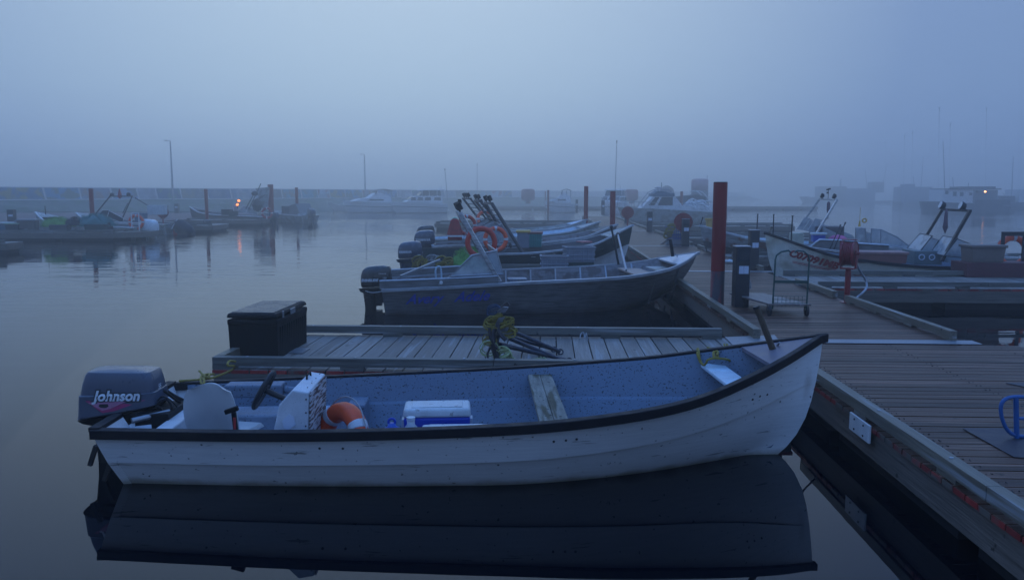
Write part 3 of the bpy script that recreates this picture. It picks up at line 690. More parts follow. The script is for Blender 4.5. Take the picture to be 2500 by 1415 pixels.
o = thing('float_ball', 'blue ball float on the floor of the white skiff', 'float', W_((2.12, -.50, .065)))
m = MB(); m.lathe([(.01, 0), (.10, .03), (.155, .10), (.17, .17), (.155, .25), (.10, .315), (.05, .345), (.03, .36), (.028, .38)], 24); m.build('ball', mat('glossy_blue_vinyl', (.02, .09, .42), .35), o, smooth=True)
m = MB(); m.torus((0, 0, .39), .025, .009, RX(90)); m.build('eye', m_bluepl, o)
o = thing('plastic_jug', 'white cut plastic jug beside the blue ball float', 'jug', W_((2.25, -.36, .065)), 0)
m = MB(); m.lathe([(.07, 0), (.085, .02), (.088, .22), (.06, .29), (.03, .33), (.03, .36)], 18); m.build('jug', m_whitepl, o, smooth=True)
m = MB(); m.lathe([(.034, .36), (.034, .385)], 14); m.build('cap', m_whitepl, o)
o = thing('wooden_pole', 'brown wooden pole standing out of the bow of the white skiff', 'pole', W_((5.20, .04, .86)))
m = MB(); m.cyl((0.05, 0, -.10), (-.15, 0.0, .375), .028, .025, 12); m.build('shaft', m_woodpole, o)
m = MB(); m.cyl((-.145, 0, .36), (-.152, 0, .38), .029, .029, 12); m.build('end_cap', m_black, o)
def rope(name, label, pts, r=.009, mt=None, sm=6):
    m = MB(); m.tube(pts, r, 6, smooth=sm); return tag(m.build(name, mt or m_yellow), label, 'rope')
p = lambda *a: W_(a)
m = MB()
m.tube([atY(x, y, Y) for x, y, Y in ((1704, 850, 7.05), (1706, 858, 6.95), (1708, 874, 6.9), (1716, 890, 6.85), (1724, 886, 6.72), (1728, 878, 6.7), (1745, 874, 6.75), (1770, 876, 6.75), (1782, 880, 6.8), (1784, 888, 6.85), (1776, 866, 6.88), (1770, 846, 6.98), (1768, 840, 7.06))], .010, 6, smooth=6)
m.tube([atY(x, y, Y) for x, y, Y in ((1702, 852, 7.05), (1703, 866, 6.92), (1710, 884, 6.88), (1720, 893, 6.8))], .010, 6, smooth=6)
m.tube([atY(x, y, Y) for x, y, Y in ((1728, 848, 7.06), (1738, 854, 6.98), (1748, 862, 6.86), (1752, 870, 6.8), (1744, 872, 6.76), (1742, 860, 6.82), (1752, 858, 6.86), (1750, 868, 6.78))], .012, 6, smooth=6)
m.tube([atY(x, y, Y) for x, y, Y in ((1775, 840, 7.06), (1778, 856, 6.96), (1783, 872, 6.9), (1786, 884, 6.85))], .010, 6, smooth=6)
tag(m.build('mooring_rope', m_yellow), 'yellow rope tied round the bow seat of the white skiff', 'rope', 'mooring ropes')
m = MB()
a = at(487, 918, .42); b = at(560, 880, .56); c = at(565, 905, .43)
m.tube([W_((.10, .70, .50)), at(500, 925, .47), at(530, 918, .46), at(565, 903, .45), at(572, 893, .50), at(556, 892, .55), at(560, 881, .56), at(575, 882, .53)], .011, 6, smooth=6)
m.tube([at(487, 905, .42), at(497, 915, .45), at(512, 914, .47), at(505, 921, .50), at(493, 916, .48), at(490, 932, .48), at(498, 935, .50), at(500, 915, .47), at(524, 913, .46)], .011, 6, smooth=6)
tag(m.build('mooring_rope', m_yellow), 'yellow rope tying the stern of the white skiff to the finger dock', 'rope', 'mooring ropes')
# ------------------------------------------------------------------ black box, plate and anchors on the finger dock
bx = thing('dock_box', 'black ribbed plastic dock box on the end of the finger dock', 'storage box', at(618, 872, .40) + V(.07, .40, 0), R(-3))
m = MB(); m.box((0, 0, .19), (.52, 1.0, .38), taper=(1.03, 1.02))
for i in range(12): m.box((.262, -.42 + i * .076, .18), (.014, .03, .33), RY(3.5))
m.build('body', m_blackpl, bx, bevel=.012)
m = MB(); m.b2((-.272, -.525, .37), (.272, .525, .43)); m.build('rim', m_blackpl, bx, bevel=.015)
m = MB(); m.box((-.005, 0, .472), (.55, 1.06, .05), taper=(.94, .97)); ld = m.build('lid', m_blackpl, bx, rot=(0, 0, 0), bevel=.018, seg=3)
m = MB()
for i in range(11): m.b2((-.24, -.46 + i * .088, .495), (.22, -.40 + i * .088, .505))
m.build('lid_rib', mat('pale_glossy_lid_rib', (.05, .055, .065), .22), ld, bevel=.003)  # ribs paler and glossier than the lid below
m = MB(); m.b2((.270, -.10, .43), (.285, .05, .49)); m.b2((.27, -.36, .43), (.283, -.32, .50)); m.build('latch', m_steel, bx, bevel=.004)
m = MB(); m.b2((0, 0, 0), (.22, .30, .006)); tag(m.build('metal_sheet', m_aluplate, None, at(690, 862, .404), (0, 0, R(-3))), 'small bright metal sheet lying on the planks beside the black dock box', 'metal sheet')
an = thing('anchor_bundle', 'pile of black stock anchors wrapped in yellow rope on the finger dock', 'anchors', at(1215, 885, .40), 0)
A0 = at(1215, 885, .40)
def A(px, py, Y): return atY(px, py, Y) - A0
m = MB()
Yb = A0.y
for (x0, y0, d0, x1, y1, d1) in ((1250, 808, .45, 1368, 858, .50), (1245, 826, .25, 1385, 884, .15), (1215, 838, .10, 1390, 880, .12), (1240, 820, .55, 1352, 852, .55), (1222, 842, .0, 1330, 866, .1)):
    a = A(x0, y0, Yb + d0); b = at(x1, y1, .43) - A0; m.cyl(a, b, .023, .019, 10)
    m.torus(b, .03, .008, RX(60), n=14, m=6)
m.build('shank', mat('dark_blue_painted_rod', (.018, .02, .035), .45), an)
m = MB()
for (x0, y0, d0, x1, y1, d1, w0) in ((1222, 800, .1, 1212, 888, -.05, .05), (1205, 840, .05, 1192, 880, .0, .02), (1205, 815, .0, 1222, 887, -.04, .065), (1218, 790, .02, 1205, 835, -.06, .05), (1200, 800, .1, 1228, 770, .2, .03), (1212, 770, .2, 1244, 742, .25, .03), (1215, 790, .0, 1235, 830, -.06, .045), (1195, 800, -.04, 1215, 850, -.08, .03)):
    a = A(x0, y0, Yb + d0); b = A(x1, y1, Yb + d1); c_ = (a + b) / 2 + V(-.03, 0, .0)
    m.tube([a, c_, b], [w0 * .55] * 6 + [w0 * .5] * 5 + [w0 * .35] * 2, 7, smooth=6) if False else m.tube([a, c_, b], w0 * .5, 7, smooth=6)
m.box(A(1228, 752, Yb + .22), (.06, .03, .16), RY(50)); m.build('stock', m_rust, an)
m = MB()
for pts in (((1213, 757), (1228, 748), (1240, 750), (1232, 762), (1214, 764)), ((1216, 776), (1231, 773), (1226, 786), (1208, 794)), ((1222, 800), (1240, 799), (1236, 812), (1210, 820), (1216, 806))):
    P_ = [A(x, y, Yb + .02 + .015 * i) for i, (x, y) in enumerate(pts)]; n = len(P_); Q_ = [q + V(.01, .02, 0) for q in P_]
    m.add(P_ + Q_, [tuple(range(n)), tuple(range(n, 2 * n))[::-1]] + [(i, (i + 1) % n, (i + 1) % n + n, i + n) for i in range(n)])
m.build('fluke', m_flukes, an)
rnd = random.Random(5)
m = MB()
for (px, py, r_, tn, dd) in ((1208, 790, .10, 7, .05), (1232, 790, .09, 6, .1), (1238, 808, .09, 4, .12), (1210, 778, .08, 5, .12), (1196, 830, .07, 4, .02)):
    coil(m, A(px, py, Yb + dd), r_, tn + 3, rnd, .0052, .5, wob=.22, M=RZ(rnd.uniform(-30, 30)) @ RX(rnd.uniform(10, 70)) @ RY(rnd.uniform(-20, 20)))
m.tube([A(1240, 800, Yb + .1), A(1256, 808, Yb), A(1255, 822, Yb - .02), A(1240, 822, Yb)], .008, 6, smooth=6)
m.build('yellow_rope_coil', m_yellow, an)
m = MB()
for (px, py, r_, tn) in ((1225, 862, .085, 7), (1232, 868, .07, 5), (1195, 850, .09, 3)):
    coil(m, A(px, py, Yb), r_, tn, rnd, .006, .8, M=RX(60))
m.tube([at(1235, 862, .42) - A0, at(1268, 880, .41) - A0, at(1310, 884, .41) - A0, at(1350, 882, .41) - A0, at(1385, 884, .41) - A0], .008, 6, smooth=5)
m.tube([at(1240, 850, .47) - A0, at(1280, 855, .44) - A0, at(1320, 868, .41) - A0, at(1355, 888, .41) - A0, at(1378, 878, .42) - A0], .007, 6, smooth=5)
m.tube([at(1225, 868, .42) - A0, at(1255, 890, .41) - A0, at(1290, 878, .41) - A0, at(1330, 873, .41) - A0], .006, 6, smooth=5)
m.build('green_rope_coil', m_grope, an)
m = MB(); coil(m, A(1206, 758, Yb + .2), .07, 6, rnd, .005, .7, M=RX(50)); m.build('blue_rope_coil', mat('dark_blue_rope', (.03, .06, .12), .8), an)
m = MB(); pc = at(1425, 814, .54); m.tube([pc + V(-.05, -.06, -.05), pc + V(-.03, 0, 0), pc + V(.0, 0, .01), pc + V(.01, -.05, -.05), pc + V(.03, 0, .01), pc + V(.04, -.05, -.08)], .006, 5, smooth=5)
tag(m.build('mooring_rope', m_greyrope), 'short frayed pale rope tied to the far curb of the near finger dock', 'rope', 'mooring ropes')
# ------------------------------------------------------------------ aluminium boat
bt = [(0, 1.04), (.2, 1.18), (.4, 1.24), (.7, 1.17), (.85, .93), (.925, .62), (1, 0)]
zt = [(0, .47), (.2, .53), (.4, .595), (.7, .665), (.85, .77), (.925, .89), (1, 1.02)]
AL = Boat('aluminium_boat', 'long plain aluminium workboat with blue script name and open windscreen', 'boat', (-2.42, 15.1), (3.68, 15.72), bt, zt,
          m_hullalu, m_aluin, mat('aluminium_gunwale', (.36, .38, .41), .42, .6, var=.2), rake=.62, tr=.06, lap=0, gw=.05, gh=.05, notch=.15, deck=.90, mdeck=mat('bare_aluminium_deck', (.50, .52, .56), .4, .5), ledge=False, th=.04,
          fm=[0, .60, .80, .86, .89, .93, .965, 1])
Sa = AL.root; bz = lambda x: AL.z(x / AL.L); by = lambda x: AL.b(x / AL.L)
AL.letter('Avery', .42, .20, .26, -1, m_bluelet, .45, .045, .004); AL.letter('Adele', 1.28, .245, .26, -1, m_bluelet, .45, .045, .004)
for sd in (-1, 1):      # raised side panels aft
    m = MB(); rings = []
    for i in range(9):
        x = -.04 + 2.1 * i / 8 if sd < 0 else -.04 + 1.55 * i / 8; y = sd * (by(max(x, 0)) - .02); z = bz(max(0, x)); t_ = .15 - (.02 * i / 8)
        rings.append([V(x, y - .012, z), V(x, y + .012, z), V(x, y + .012, z + t_), V(x, y - .012, z + t_)])
    m.loft(rings, True); pn = m.build('side_panel', m_hullalu, Sa)
    c = MB(); c.tube([(r_[2].x, y_, r_[2].z) for r_, y_ in ((q, (q[2].y + q[3].y) / 2) for q in rings)], .02, 8); c.build('top_rail', mat('aluminium_gunwale', (.5, .5, .5)), pn)
m = MB(); m.cyl((1.05, -by(1.05) - .0, .60), (1.05, -by(1.05) - .04, .60), .03, .03, 16); m.build('fuel_cap', m_letw, Sa)
for sd in (-1, 1):
    for i in range(8):
        m = MB(); x = 1.9 + i * .52; t = x / AL.L; y = sd * (AL.yz(t, bz(x) * .6) - .055); m.beam((x, sd * (AL.yz(t, .1) - .05), .08), (x, sd * (by(x) - .055), bz(x) - .02), .03, .03); m.build('rib', m_steel, Sa)
m = MB(); m.box((4.95, .1, .62), (.42, 1.7, .03)); m.build('plank_seat', mat('pale_plywood', (.42, .30, .24), .6, var=.2), Sa)
m = MB(); m.box((5.35, .0, .70), (.35, .8, .02)); m.build('anchor_well', m_palehull, Sa)
# windscreen
wx0, wx1 = 1.22, 2.16; m = MB(); yy = -by(1.7) + .07; z0 = .74; z1 = 1.13
fr = [V(wx0, yy, z0 - .03), V(wx0 + .38, yy + .05, z1 - .06), V(wx1 - .12, yy + .05, z1 + .02), V(wx1, yy, z0 + .0)]
m.tube(fr, .018, 8, True); fw = m.build('windscreen_frame', m_steel, Sa)
m = MB(); m.add(fr + [q + V(0, .008, 0) for q in fr], [(0, 1, 2, 3), (7, 6, 5, 4)]); m.build('pane', m_glass, fw)
g2 = [V(wx0 + .38, yy + .05, z1 - .06), V(wx1 - .12, yy + .05, z1 + .02), V(wx1 - .25, -yy * .55, z1 + .02), V(wx0 + .60, -yy * .55, z1 - .04)]
m = MB(); g3 = [V(wx1 - .12, yy + .05, z1 + .02), V(wx1, yy + .1, z0), V(wx1, -yy - .1, z0), V(wx1 - .12, -yy - .1, z1)]
m.tube(g3, .014, 8, True); m.beam((wx0, yy + .02, z0 - .03), (wx0 - .22, yy, .56), .03, .02); fw2 = m.build('windscreen_frame', m_steel, Sa)
m = MB(); m.add(g3 + [q + V(.008, 0, 0) for q in g3], [(0, 1, 2, 3), (7, 6, 5, 4)]); m.build('pane', m_glass, fw2)
m = MB(); m.beam((.30, -.2, .62), (1.05, .6, .86), .035, .035); m.build('tiller_brace', mat('aluminium_gunwale', (.5, .5, .5)), Sa)
m = MB(); m.tube([(.98, .35, .45), (.96, .35, .66), (1.0, .35, .74), (1.06, .35, .72), (1.08, .35, .5)], .018, 8, smooth=5); m.build('seat_back', m_seatblue, Sa)
def arch(boat, xb, xt, yb, yt, zb, zt_, r, mt, lights=2, ladder=False, square=True, name='light_arch'):
    m = MB(); e_ = {}
    for sd in (-1, 1):
        a, b = V(xb, sd * yb, zb), V(xt, sd * yt, zt_); e_[sd] = b
        (m.beam(a, b, r * 2, r * 1.4) if square else m.cyl(a, b, r, r, 10))
    a = e_[-1] - V(0, r, 0); b = e_[1] + V(0, r, 0); m.beam(a, b, r * 1.6, r * 1.4)
    if ladder:
        for k in range(1, 6):
            f = .35 + k * .1; p_ = V(xb, -yb, zb).lerp(e_[-1], f); q_ = V(xb, yb, zb).lerp(e_[1], f); m.cyl(p_, q_, r * .35, n=6)
    o = m.build(name, mt, boat.root, bevel=.004)
    for i in range(lights):
        y = yt * (-.55 + 1.1 * i / max(1, lights - 1)); m = MB(); c_ = V(xt - .02, y, zt_ + .13)
        m.box(c_, (.10, .19, .14), RY(-25) @ RZ(0)); m.cyl(V(xt, y, zt_ + .02), c_, .02, n=6); fl = m.build('floodlight', m_blackpl, o, bevel=.01)
        m = MB(); m.box(c_ + RY(-25) @ V(.053, 0, 0), (.006, .16, .11), RY(-25)); m.build('lens', m_reflect, fl)
    return o
aa = arch(AL, 2.10, 1.42, 1.17, 1.05, .60, 1.80, .045, m_alum)
m = MB(); m.cyl((1.42, -.2, 1.80), (1.42, -.2, 2.02), .012, n=6); m.box((1.42, -.2, 2.03), (.06, .10, .06)); m.cyl((1.45, .25, 1.8), (1.45, .25, 1.98), .01, n=6); m.lathe([(.03, 0), (.03, .06), (.005, .08)], 10, c=(1.45, .25, 1.97)); m.build('navigation_light', m_blackpl, aa)
ob, T, dc = outboard(AL, -.16, 0.0, .42, 1.0, m_black_cowl, 'EVINRUDE', .066, 'round', m_black_cowl, tx=-.275, ty=.10, tilt=0)
m = MB(); vs, fs = text_geo('EVINRUDE', .03, .2); m.add([T((.05 + a, -.19, .24 + b)) for a, b in vs], fs); vs, fs = text_geo('150', .05, .2); m.add([T((.12 + a, -.195, .15 + b)) for a, b in vs], fs); m.build('lettering', m_letw, ob, fix=False)
m = MB(); m.tube([T((-.28, -.12, -.04)), T((-.1, -.2, -.10)), T((.1, -.2, -.08)), T((.2, -.2, .0))], .006, 5, smooth=5); m.build('safety_cord', m_letw, ob)
# poles in the aluminium boat
def pole(label, a, b, r=.014, mt=None, name='boat_pole', group='boat poles'):
    o = thing(name, label, 'pole', a, 0, group); a, b = Vector(a), Vector(b)
    m = MB(); m.cyl((0, 0, 0), b - a, r, r * .9, 8); m.build('shaft', mt or m_blackpl, o)
    m = MB(); m.cyl((b - a) * .96, (b - a), r * 1.5, r * 1.5, 8); m.build('grip', m_black, o); return o
pole('black pole leaning out of the aluminium boat, left of the silver one', atY(1510, 645, 16.5), atY(1492, 552, 16.9), .025)
pole('silver-tipped pole crossing the aluminium boat near its bow', atY(1529, 660, 14.8), atY(1508, 570, 16.6), .022, m_steel)
pole('short black post standing on the foredeck of the aluminium boat', AL.M @ V(5.62, 0, .94), AL.M @ V(5.56, 0, 1.28), .035)
# ------------------------------------------------------------------ piles, pedestals, reels, cart
GP = 'red steel mooring piles'
def pile(label, loc, r, ztop, stain=.9, grp=GP):
    o = thing('mooring_pile', label, 'pile', (loc[0], loc[1], 0), 0, grp)
    m = MB(); m.cyl((0, 0, stain), (0, 0, ztop), r, n=28); m.build('shaft', m_pile, o, smooth=True).modifiers.new('e', 'EDGE_SPLIT')
    m = MB(); m.cyl((0, 0, -1), (0, 0, stain), r + .001, n=28); m.build('stained_foot', m_pilelow, o, smooth=True)
    m = MB(); m.cyl((0, 0, ztop), (0, 0, ztop + .012), r * .98, n=28); m.build('cap', m_rust, o)
    return o
p0 = at(1748, 805, 0); pile('tall thick red mooring pile beside the nearest pedestal, closest of the red piles', (p0.x, p0.y), .108, 2.33, .95)
m = MB(); cc = V(p0.x, p0.y, .26)
for i in range(26):
    a = -math.pi * .95 + i / 25 * math.pi * 1.0; rr = .125; c_ = cc + V(rr * math.cos(a), rr * math.sin(a), .05 * math.sin(a * 2.0) + .07 * math.cos(a))
    m.torus(c_, .013, .0035, (RX(90) if i % 2 else RX(20)) @ RZ(0), n=8, m=5, sx=1.5)
tag(m.build('mooring_chain', m_steel), 'galvanised chain looped round the foot of the tallest red pile', 'chain')
for lab, px, Y, r_, zt_ in (('second red pile, right of the thin antenna and behind the dark green bow', 1495, 31.0, .105, 2.26), ('third red pile with a small red bundle at its foot, left of the second pile', 1430, 37.5, .10, 2.52),
                            ('thin distant red pile by the low white boat beyond the basin', 1338, 78, .10, 2.55), ('faint thin red post left of the distant red pile', 1331, 118, .09, 2.6), ('red pile on the left behind the small skiff with green netting', 228, 43, .115, 2.45),
                            ('red pile between the lamp post and the skiff with the warm lamps', 507, 54, .11, 2.5), ('grey-brown pile beside the pale furled sail', 664, 62, .21, 2.9), ('thin brown pile behind the third skiff group on the left', 727, 66, .12, 2.7), ('short dark pile below the tall faint buoy beyond the motor yacht', 1662, 70, .12, 2.4)):
    q = atY(px, 560, Y); o = pile(lab, (q.x, q.y), r_, zt_, .35)
    if 'grey-brown' in lab or 'brown' in lab or 'dark' in lab: o.children[0].data.materials[0] = m_brown
GE = 'charcoal power pedestals'
def pedestal(label, loc, w_, d_, h_, rz=DA, lock=False):
    o = thing('power_pedestal', label, 'power pedestal', loc, rz, GE)
    m = MB(); m.b2((-w_ / 2, -d_ / 2, 0), (w_ / 2, d_ / 2, h_)); m.build('housing', m_ped, o, bevel=.008)
    m = MB(); m.b2((-w_ / 2 - .008, -d_ / 2 - .008, h_), (w_ / 2 + .008, d_ / 2 + .008, h_ + .015)); m.build('lid', mat('pale_pedestal_lid', (.20, .22, .26), .3), o, bevel=.004)  # lid paler and smoother than the housing
    for k in (-1, 1):
        m = MB(); m.b2((k * .042 * w_ / .24 - .04 * w_ / .24 + .01, -d_ / 2 - .006, h_ * .56), (k * .042 * w_ / .24 + .04 * w_ / .24 + .01, -d_ / 2 - .001, h_ * .69)); m.build('label_plate', m_plate, o)
    m = MB(); m.b2((-w_ * .38, -d_ / 2 - .004, h_ * .76), (w_ * .42, -d_ / 2 - .001, h_ * .96)); m.build('meter_window', m_darkglass, o)
    if lock:
        m = MB(); m.b2((w_ / 2, -.05, h_ * .36), (w_ / 2 + .03, .02, h_ * .44)); m.torus((w_ / 2 + .03, -.02, h_ * .38), .022, .006, RX(90), n=10, m=5); m.b2((w_ / 2 + .012, -.04, h_ * .30), (w_ / 2 + .05, 0, h_ * .36)); m.build('padlock', m_steel, o)
    return o
def ped_at(label, px, pyb, pyt, wpx, lock=False, z=.404, depth=.26):
    b = at(px, pyb, z); t = atY(px, pyt, b.y); w_ = wpx / FPX * b.y
    return pedestal(label, b + DU * depth / 2, w_, depth, t.z - z - .015, lock=lock)
ped_at('nearest dark power pedestal with two pale labels and a padlock, right of the tallest pile', 1811, 750, 601, 34, True)
ped_at('dark power pedestal at the bow of the cream boat, seen behind the nearest pedestal', 1841, 658, 561, 22)
ped_at('dark power pedestal beside the blue basket crate and the round red reel', 1674, 601, 534, 17)
ped_at('dark power pedestal standing alone in the middle of the walkway', 1586, 566, 516, 13)
ped_at('dark pedestal in front of the distant red hose reel', 1530, 545, 510, 10)
ped_at('faint narrow pedestal left of the second red pile', 1472, 525, 489, 8)
ped_at('small faint pedestal left of the third red pile', 1408, 520, 487, 6)
def reel(label, base, h_, R_, wd, yaw, post=.45, hose=False, thick=.24):
    o = thing('hose_reel', label, 'hose reel', base, yaw, 'red hose reels')
    ax = RY(90); c = V(0, 0, h_)
    m = MB(); m.cyl((0, 0, 0), (0, 0, h_ - R_ - .02), .045, n=16); m.cyl((0, 0, 0), (0, 0, .012), .11, n=18); m.b2((-wd / 2 - .02, -.10, h_ - R_ - .045), (wd / 2 + .02, .10, h_ - R_ - .02)); m.build('post', m_reelred, o)
    for k in (-1, 1):
        x = k * wd / 2; m = MB()
        m.lathe([(.04, x - .006 * k - .004), (R_ * .97, x - .004), (R_, x - .012), (R_ * 1.0, x + .012), (R_ * .97, x + .004), (.04, x + .006)], 36, M=ax, c=c); m.build('flange', m_reelred, o, smooth=False)
    m = MB()
    n = 6
    for i in range(n): m.torus(c + V(-wd / 2 + wd * (i + .5) / n, 0, 0), R_ * .86, wd / n * .52, RY(90), n=36, m=8)
    m.cyl(c - V(wd / 2, 0, 0), c + V(wd / 2, 0, 0), R_ * .8, n=30); m.build('hose_pack', mat('dark_red_hose', (.20, .01, .012), .5), o)
    m = MB()
    for k in (-1, 1):
        m.beam((k * (wd / 2 + .03), 0, h_ - R_ - .03), (k * (wd / 2 + .03), 0, h_ + .05), .02, .10)
    m.beam((-wd / 2 - .03, .0, h_ + R_ + .02), (wd / 2 + .03, 0, h_ + R_ + .02), .10, .015)
    m.cyl(c - V(wd / 2 + .06, 0, 0), c + V(wd / 2 + .08, 0, 0), .03, n=12)
    m.b2((-wd / 2 - .04, -.10, h_ - R_ * .95), (-wd / 2 - .02, .10, h_ + R_)); m.build('frame', m_reelred, o)
    return o
rb = at(2067, 738, .40)
rl = reel('bright red hose reel on a red post, right of the cart', rb, .80, .205, .17, R(-38))
m = MB(); m.tube([at(2092, 648, 1.0), at(2100, 662, .88), at(2112, 682, .72), at(2116, 700, .60), at(2106, 714, .52), at(2092, 726, .44), at(2085, 736, .41)], .018, 8, smooth=6)
tag(m.build('water_hose', m_ribs), 'grey water hose hanging in a curve from the nearest red reel', 'hose')
q = at(1638, 590, .40); reel('round red reel seen face-on behind the blue basket crate', V(q.x, 27.6, .40), .80, .31, .16, R(68))
q = at(1532, 545, .40); reel('distant round red reel seen face-on left of the motor yacht', V(atY(1532, 545, 40).x, 40, .40), .85, .30, .18, R(72))
# cart
ct = thing('platform_cart', 'flat plywood dock cart with a green tubular push handle and wire basket', 'cart', at(1893, 768, .40), DA)
A_ = at(1893, 768, .40)
def cl(px, py, z): return RZ(2.72) @ (at(px, py, z) - A_)
zz = .27; P4 = [(-.50, 1.15), (.05, -.10), (.62, -.12), (.12, 1.15)]
c0, c1, c2, c3 = cl(1808, 728, .66), cl(1858, 764, .66), cl(1985, 762, .66), cl(1912, 728, .66)
x0, x1 = -.34, .40; y0, y1 = -.15, .95
m = MB(); m.prism([(-.42, 1.15), (-.13, -.12), (.46, -.16), (.12, 1.15)], .155, .18, 2); m.build('platform', m_ply, ct, bevel=.004)
fr_l, fr_r = V(-.07, -.10, .18), V(.40, -.12, .18)
m = MB(); hl, hr = V(-.07, -.09, 1.0), V(.40, -.11, 1.0)
m.tube([V(-.075, -.10, .10), V(-.065, -.10, .50), V(-.06, -.10, .82), V(-.045, -.10, .88), V(.02, -.10, .93), V(.12, -.10, .95), V(.155, -.10, .92)], .0125, 8)
m.tube([V(.405, -.12, .10), V(.41, -.12, .50), V(.415, -.12, .82), V(.395, -.12, .89), V(.33, -.12, .94), V(.24, -.12, .95), V(.205, -.12, .92)], .0125, 8)
m.beam((-.07, -.10, .50), (.41, -.12, .50), .03, .04); m.build('push_handle', m_cgreen, ct)
m = MB()
for k in range(9): m.cyl((-.06 + k * .058, -.10, .13), (-.06 + k * .058, -.10, .29), .003, n=5)
for z_ in (.14, .19, .24, .29): m.cyl((-.07, -.10, z_), (.41, -.12, z_), .004, n=5)
m.build('wire_basket', m_cgreen, ct)
for x_, y_ in ((-.28, .75), (.12, .8), (-.12, -.10), (.42, -.08)):
    m = MB(); m.cyl((x_ - .018, y_, .075), (x_ + .018, y_, .075), .075, n=18); wh = m.build('wheel', m_black, ct)
    m = MB(); m.beam((x_, y_, .155), (x_, y_, .08), .045, .02); m.build('fork', m_steel, wh)
# white lump of snow-like foam and small things on the walkway
o = thing('plastic_bag', 'crumpled white bag lying on the planks left of the nearest pedestal', 'bag', at(1782, 642, .405)); m = MB()
for k, (a, b, c_) in enumerate(((-.10, 0, .07), (0, .02, .09), (.11, -.01, .08), (.02, -.06, .05))): m.lathe([(.01, 0), (.07, .01), (.085, .04), (.06, .08), (.01, c_ + .01)], 10, c=(a, b, 0))
m.build('bag', m_whitepl, o, smooth=True)
bc = thing('basket_crate', 'grey crate with blue wire basket and yellow rope beside a dark pedestal', 'crate', at(1645, 598, .404), DA)
m = MB(); m.b2((-.22, 0, 0), (.30, .5, .42)); m.build('crate_body', m_gcrate_and_haze, bc, bevel=.015)
m = MB()
for k in range(8): m.b2((-.23 + k * .072, -.012, .18), (-.20 + k * .072, -.002, .62))
for k in range(4): m.b2((-.23, -.014, .22 + k * .12), (.30, -.004, .25 + k * .12))
for k in range(6): m.b2((.302, .03 + k * .08, .18), (.31, .05 + k * .08, .62))
m.b2((-.24, -.02, .60), (.32, .52, .63)); m.build('blue_basket', mat('blue_basket_wire', (.03, .08, .32), .5), bc)
m = MB(); rnd = random.Random(9)
for k in range(3): coil(m, (-.12 - .05 * k, -.03, .60 - .12 * k), .13, 5, rnd, .012, .9, M=RX(50))
coil(m, (.0, .2, .68), .16, 6, rnd, .013, .3); m.build('yellow_rope_coil', m_yellow, bc)
for x_ in (-.24, -.30): 
    m = MB(); m.beam((x_ - .18, -.12, .02), (x_ + .12, .02, .22), .02, .02); m.build('dark_stake', m_rust, bc)
# fender plate and sheet on the near section, blue tube
fp = at(2072, 972, .40); fp2 = at(2133, 1012, .40)
m = MB(); ym = 0
o = thing('white_fender_board', 'white plastic board bolted to the outer edge of the nearest walkway', 'fender board', D(-.004, 0, 0) + DU * ((at(2136, 1026, .40) - DO).dot(DU)), DA)
m = MB(); m.b2((-.030, -.20, .275), (-.012, .20, .415)); m.build('board', m_whitep, o, bevel=.004)
m = MB()
for y_ in (-.06, .0): m.cyl((-.036, y_ * 3 + .09, .385), (-.03, y_ * 3 + .09, .385), .008, n=8); m.cyl((-.036, y_ * 3 + .09, .305), (-.03, y_ * 3 + .09, .305), .008, n=8)
m.build('screw', m_rust, o)
a, b, c_, d_ = at(2350, 1046, .404), at(2600, 1046, .404), at(2700, 1130, .404), at(2475, 1116, .404)
m = MB(); n_ = [a, b, c_, d_]; m.add(n_ + [q + V(0, 0, .005) for q in n_], [(3, 2, 1, 0), (4, 5, 6, 7), (0, 1, 5, 4), (1, 2, 6, 5), (2, 3, 7, 6), (3, 0, 4, 7)])
tag(m.build('steel_sheet', m_darkplate), 'dark steel sheet lying on the planks under the blue hoop', 'metal sheet')
a, b, c_ = at(2455, 935, .404), at(2600, 932, .404), at(2600, 965, .404)
m = MB(); n_ = [a, b, c_]; m.add(n_ + [q + V(0, 0, .005) for q in n_], [(2, 1, 0), (3, 4, 5), (0, 1, 4, 3), (1, 2, 5, 4), (2, 0, 3, 5)])
tag(m.build('steel_sheet', m_darkplate), 'dark steel sheet cut off by the right picture edge, behind the blue hoop', 'metal sheet')
bh = thing('blue_tube_hoop', 'blue tubular metal hoop standing on the planks at the right edge', 'metal frame', at(2475, 1070, .404))
B0 = at(2475, 1070, .404)
def bp(px, py): return atY(px, py, B0.y) - B0
m = MB(); m.tube([bp(2540, 1065), bp(2490, 1064), bp(2462, 1052), bp(2446, 1020), bp(2444, 988), bp(2458, 972), bp(2490, 968), bp(2560, 975)], .014, 8, smooth=5)
m.tube([bp(2482, 1068), bp(2480, 970)], .018, 8); m.tube([bp(2480, 1020), bp(2560, 1024)], .012, 8); m.build('hoop', m_blueen, bh)
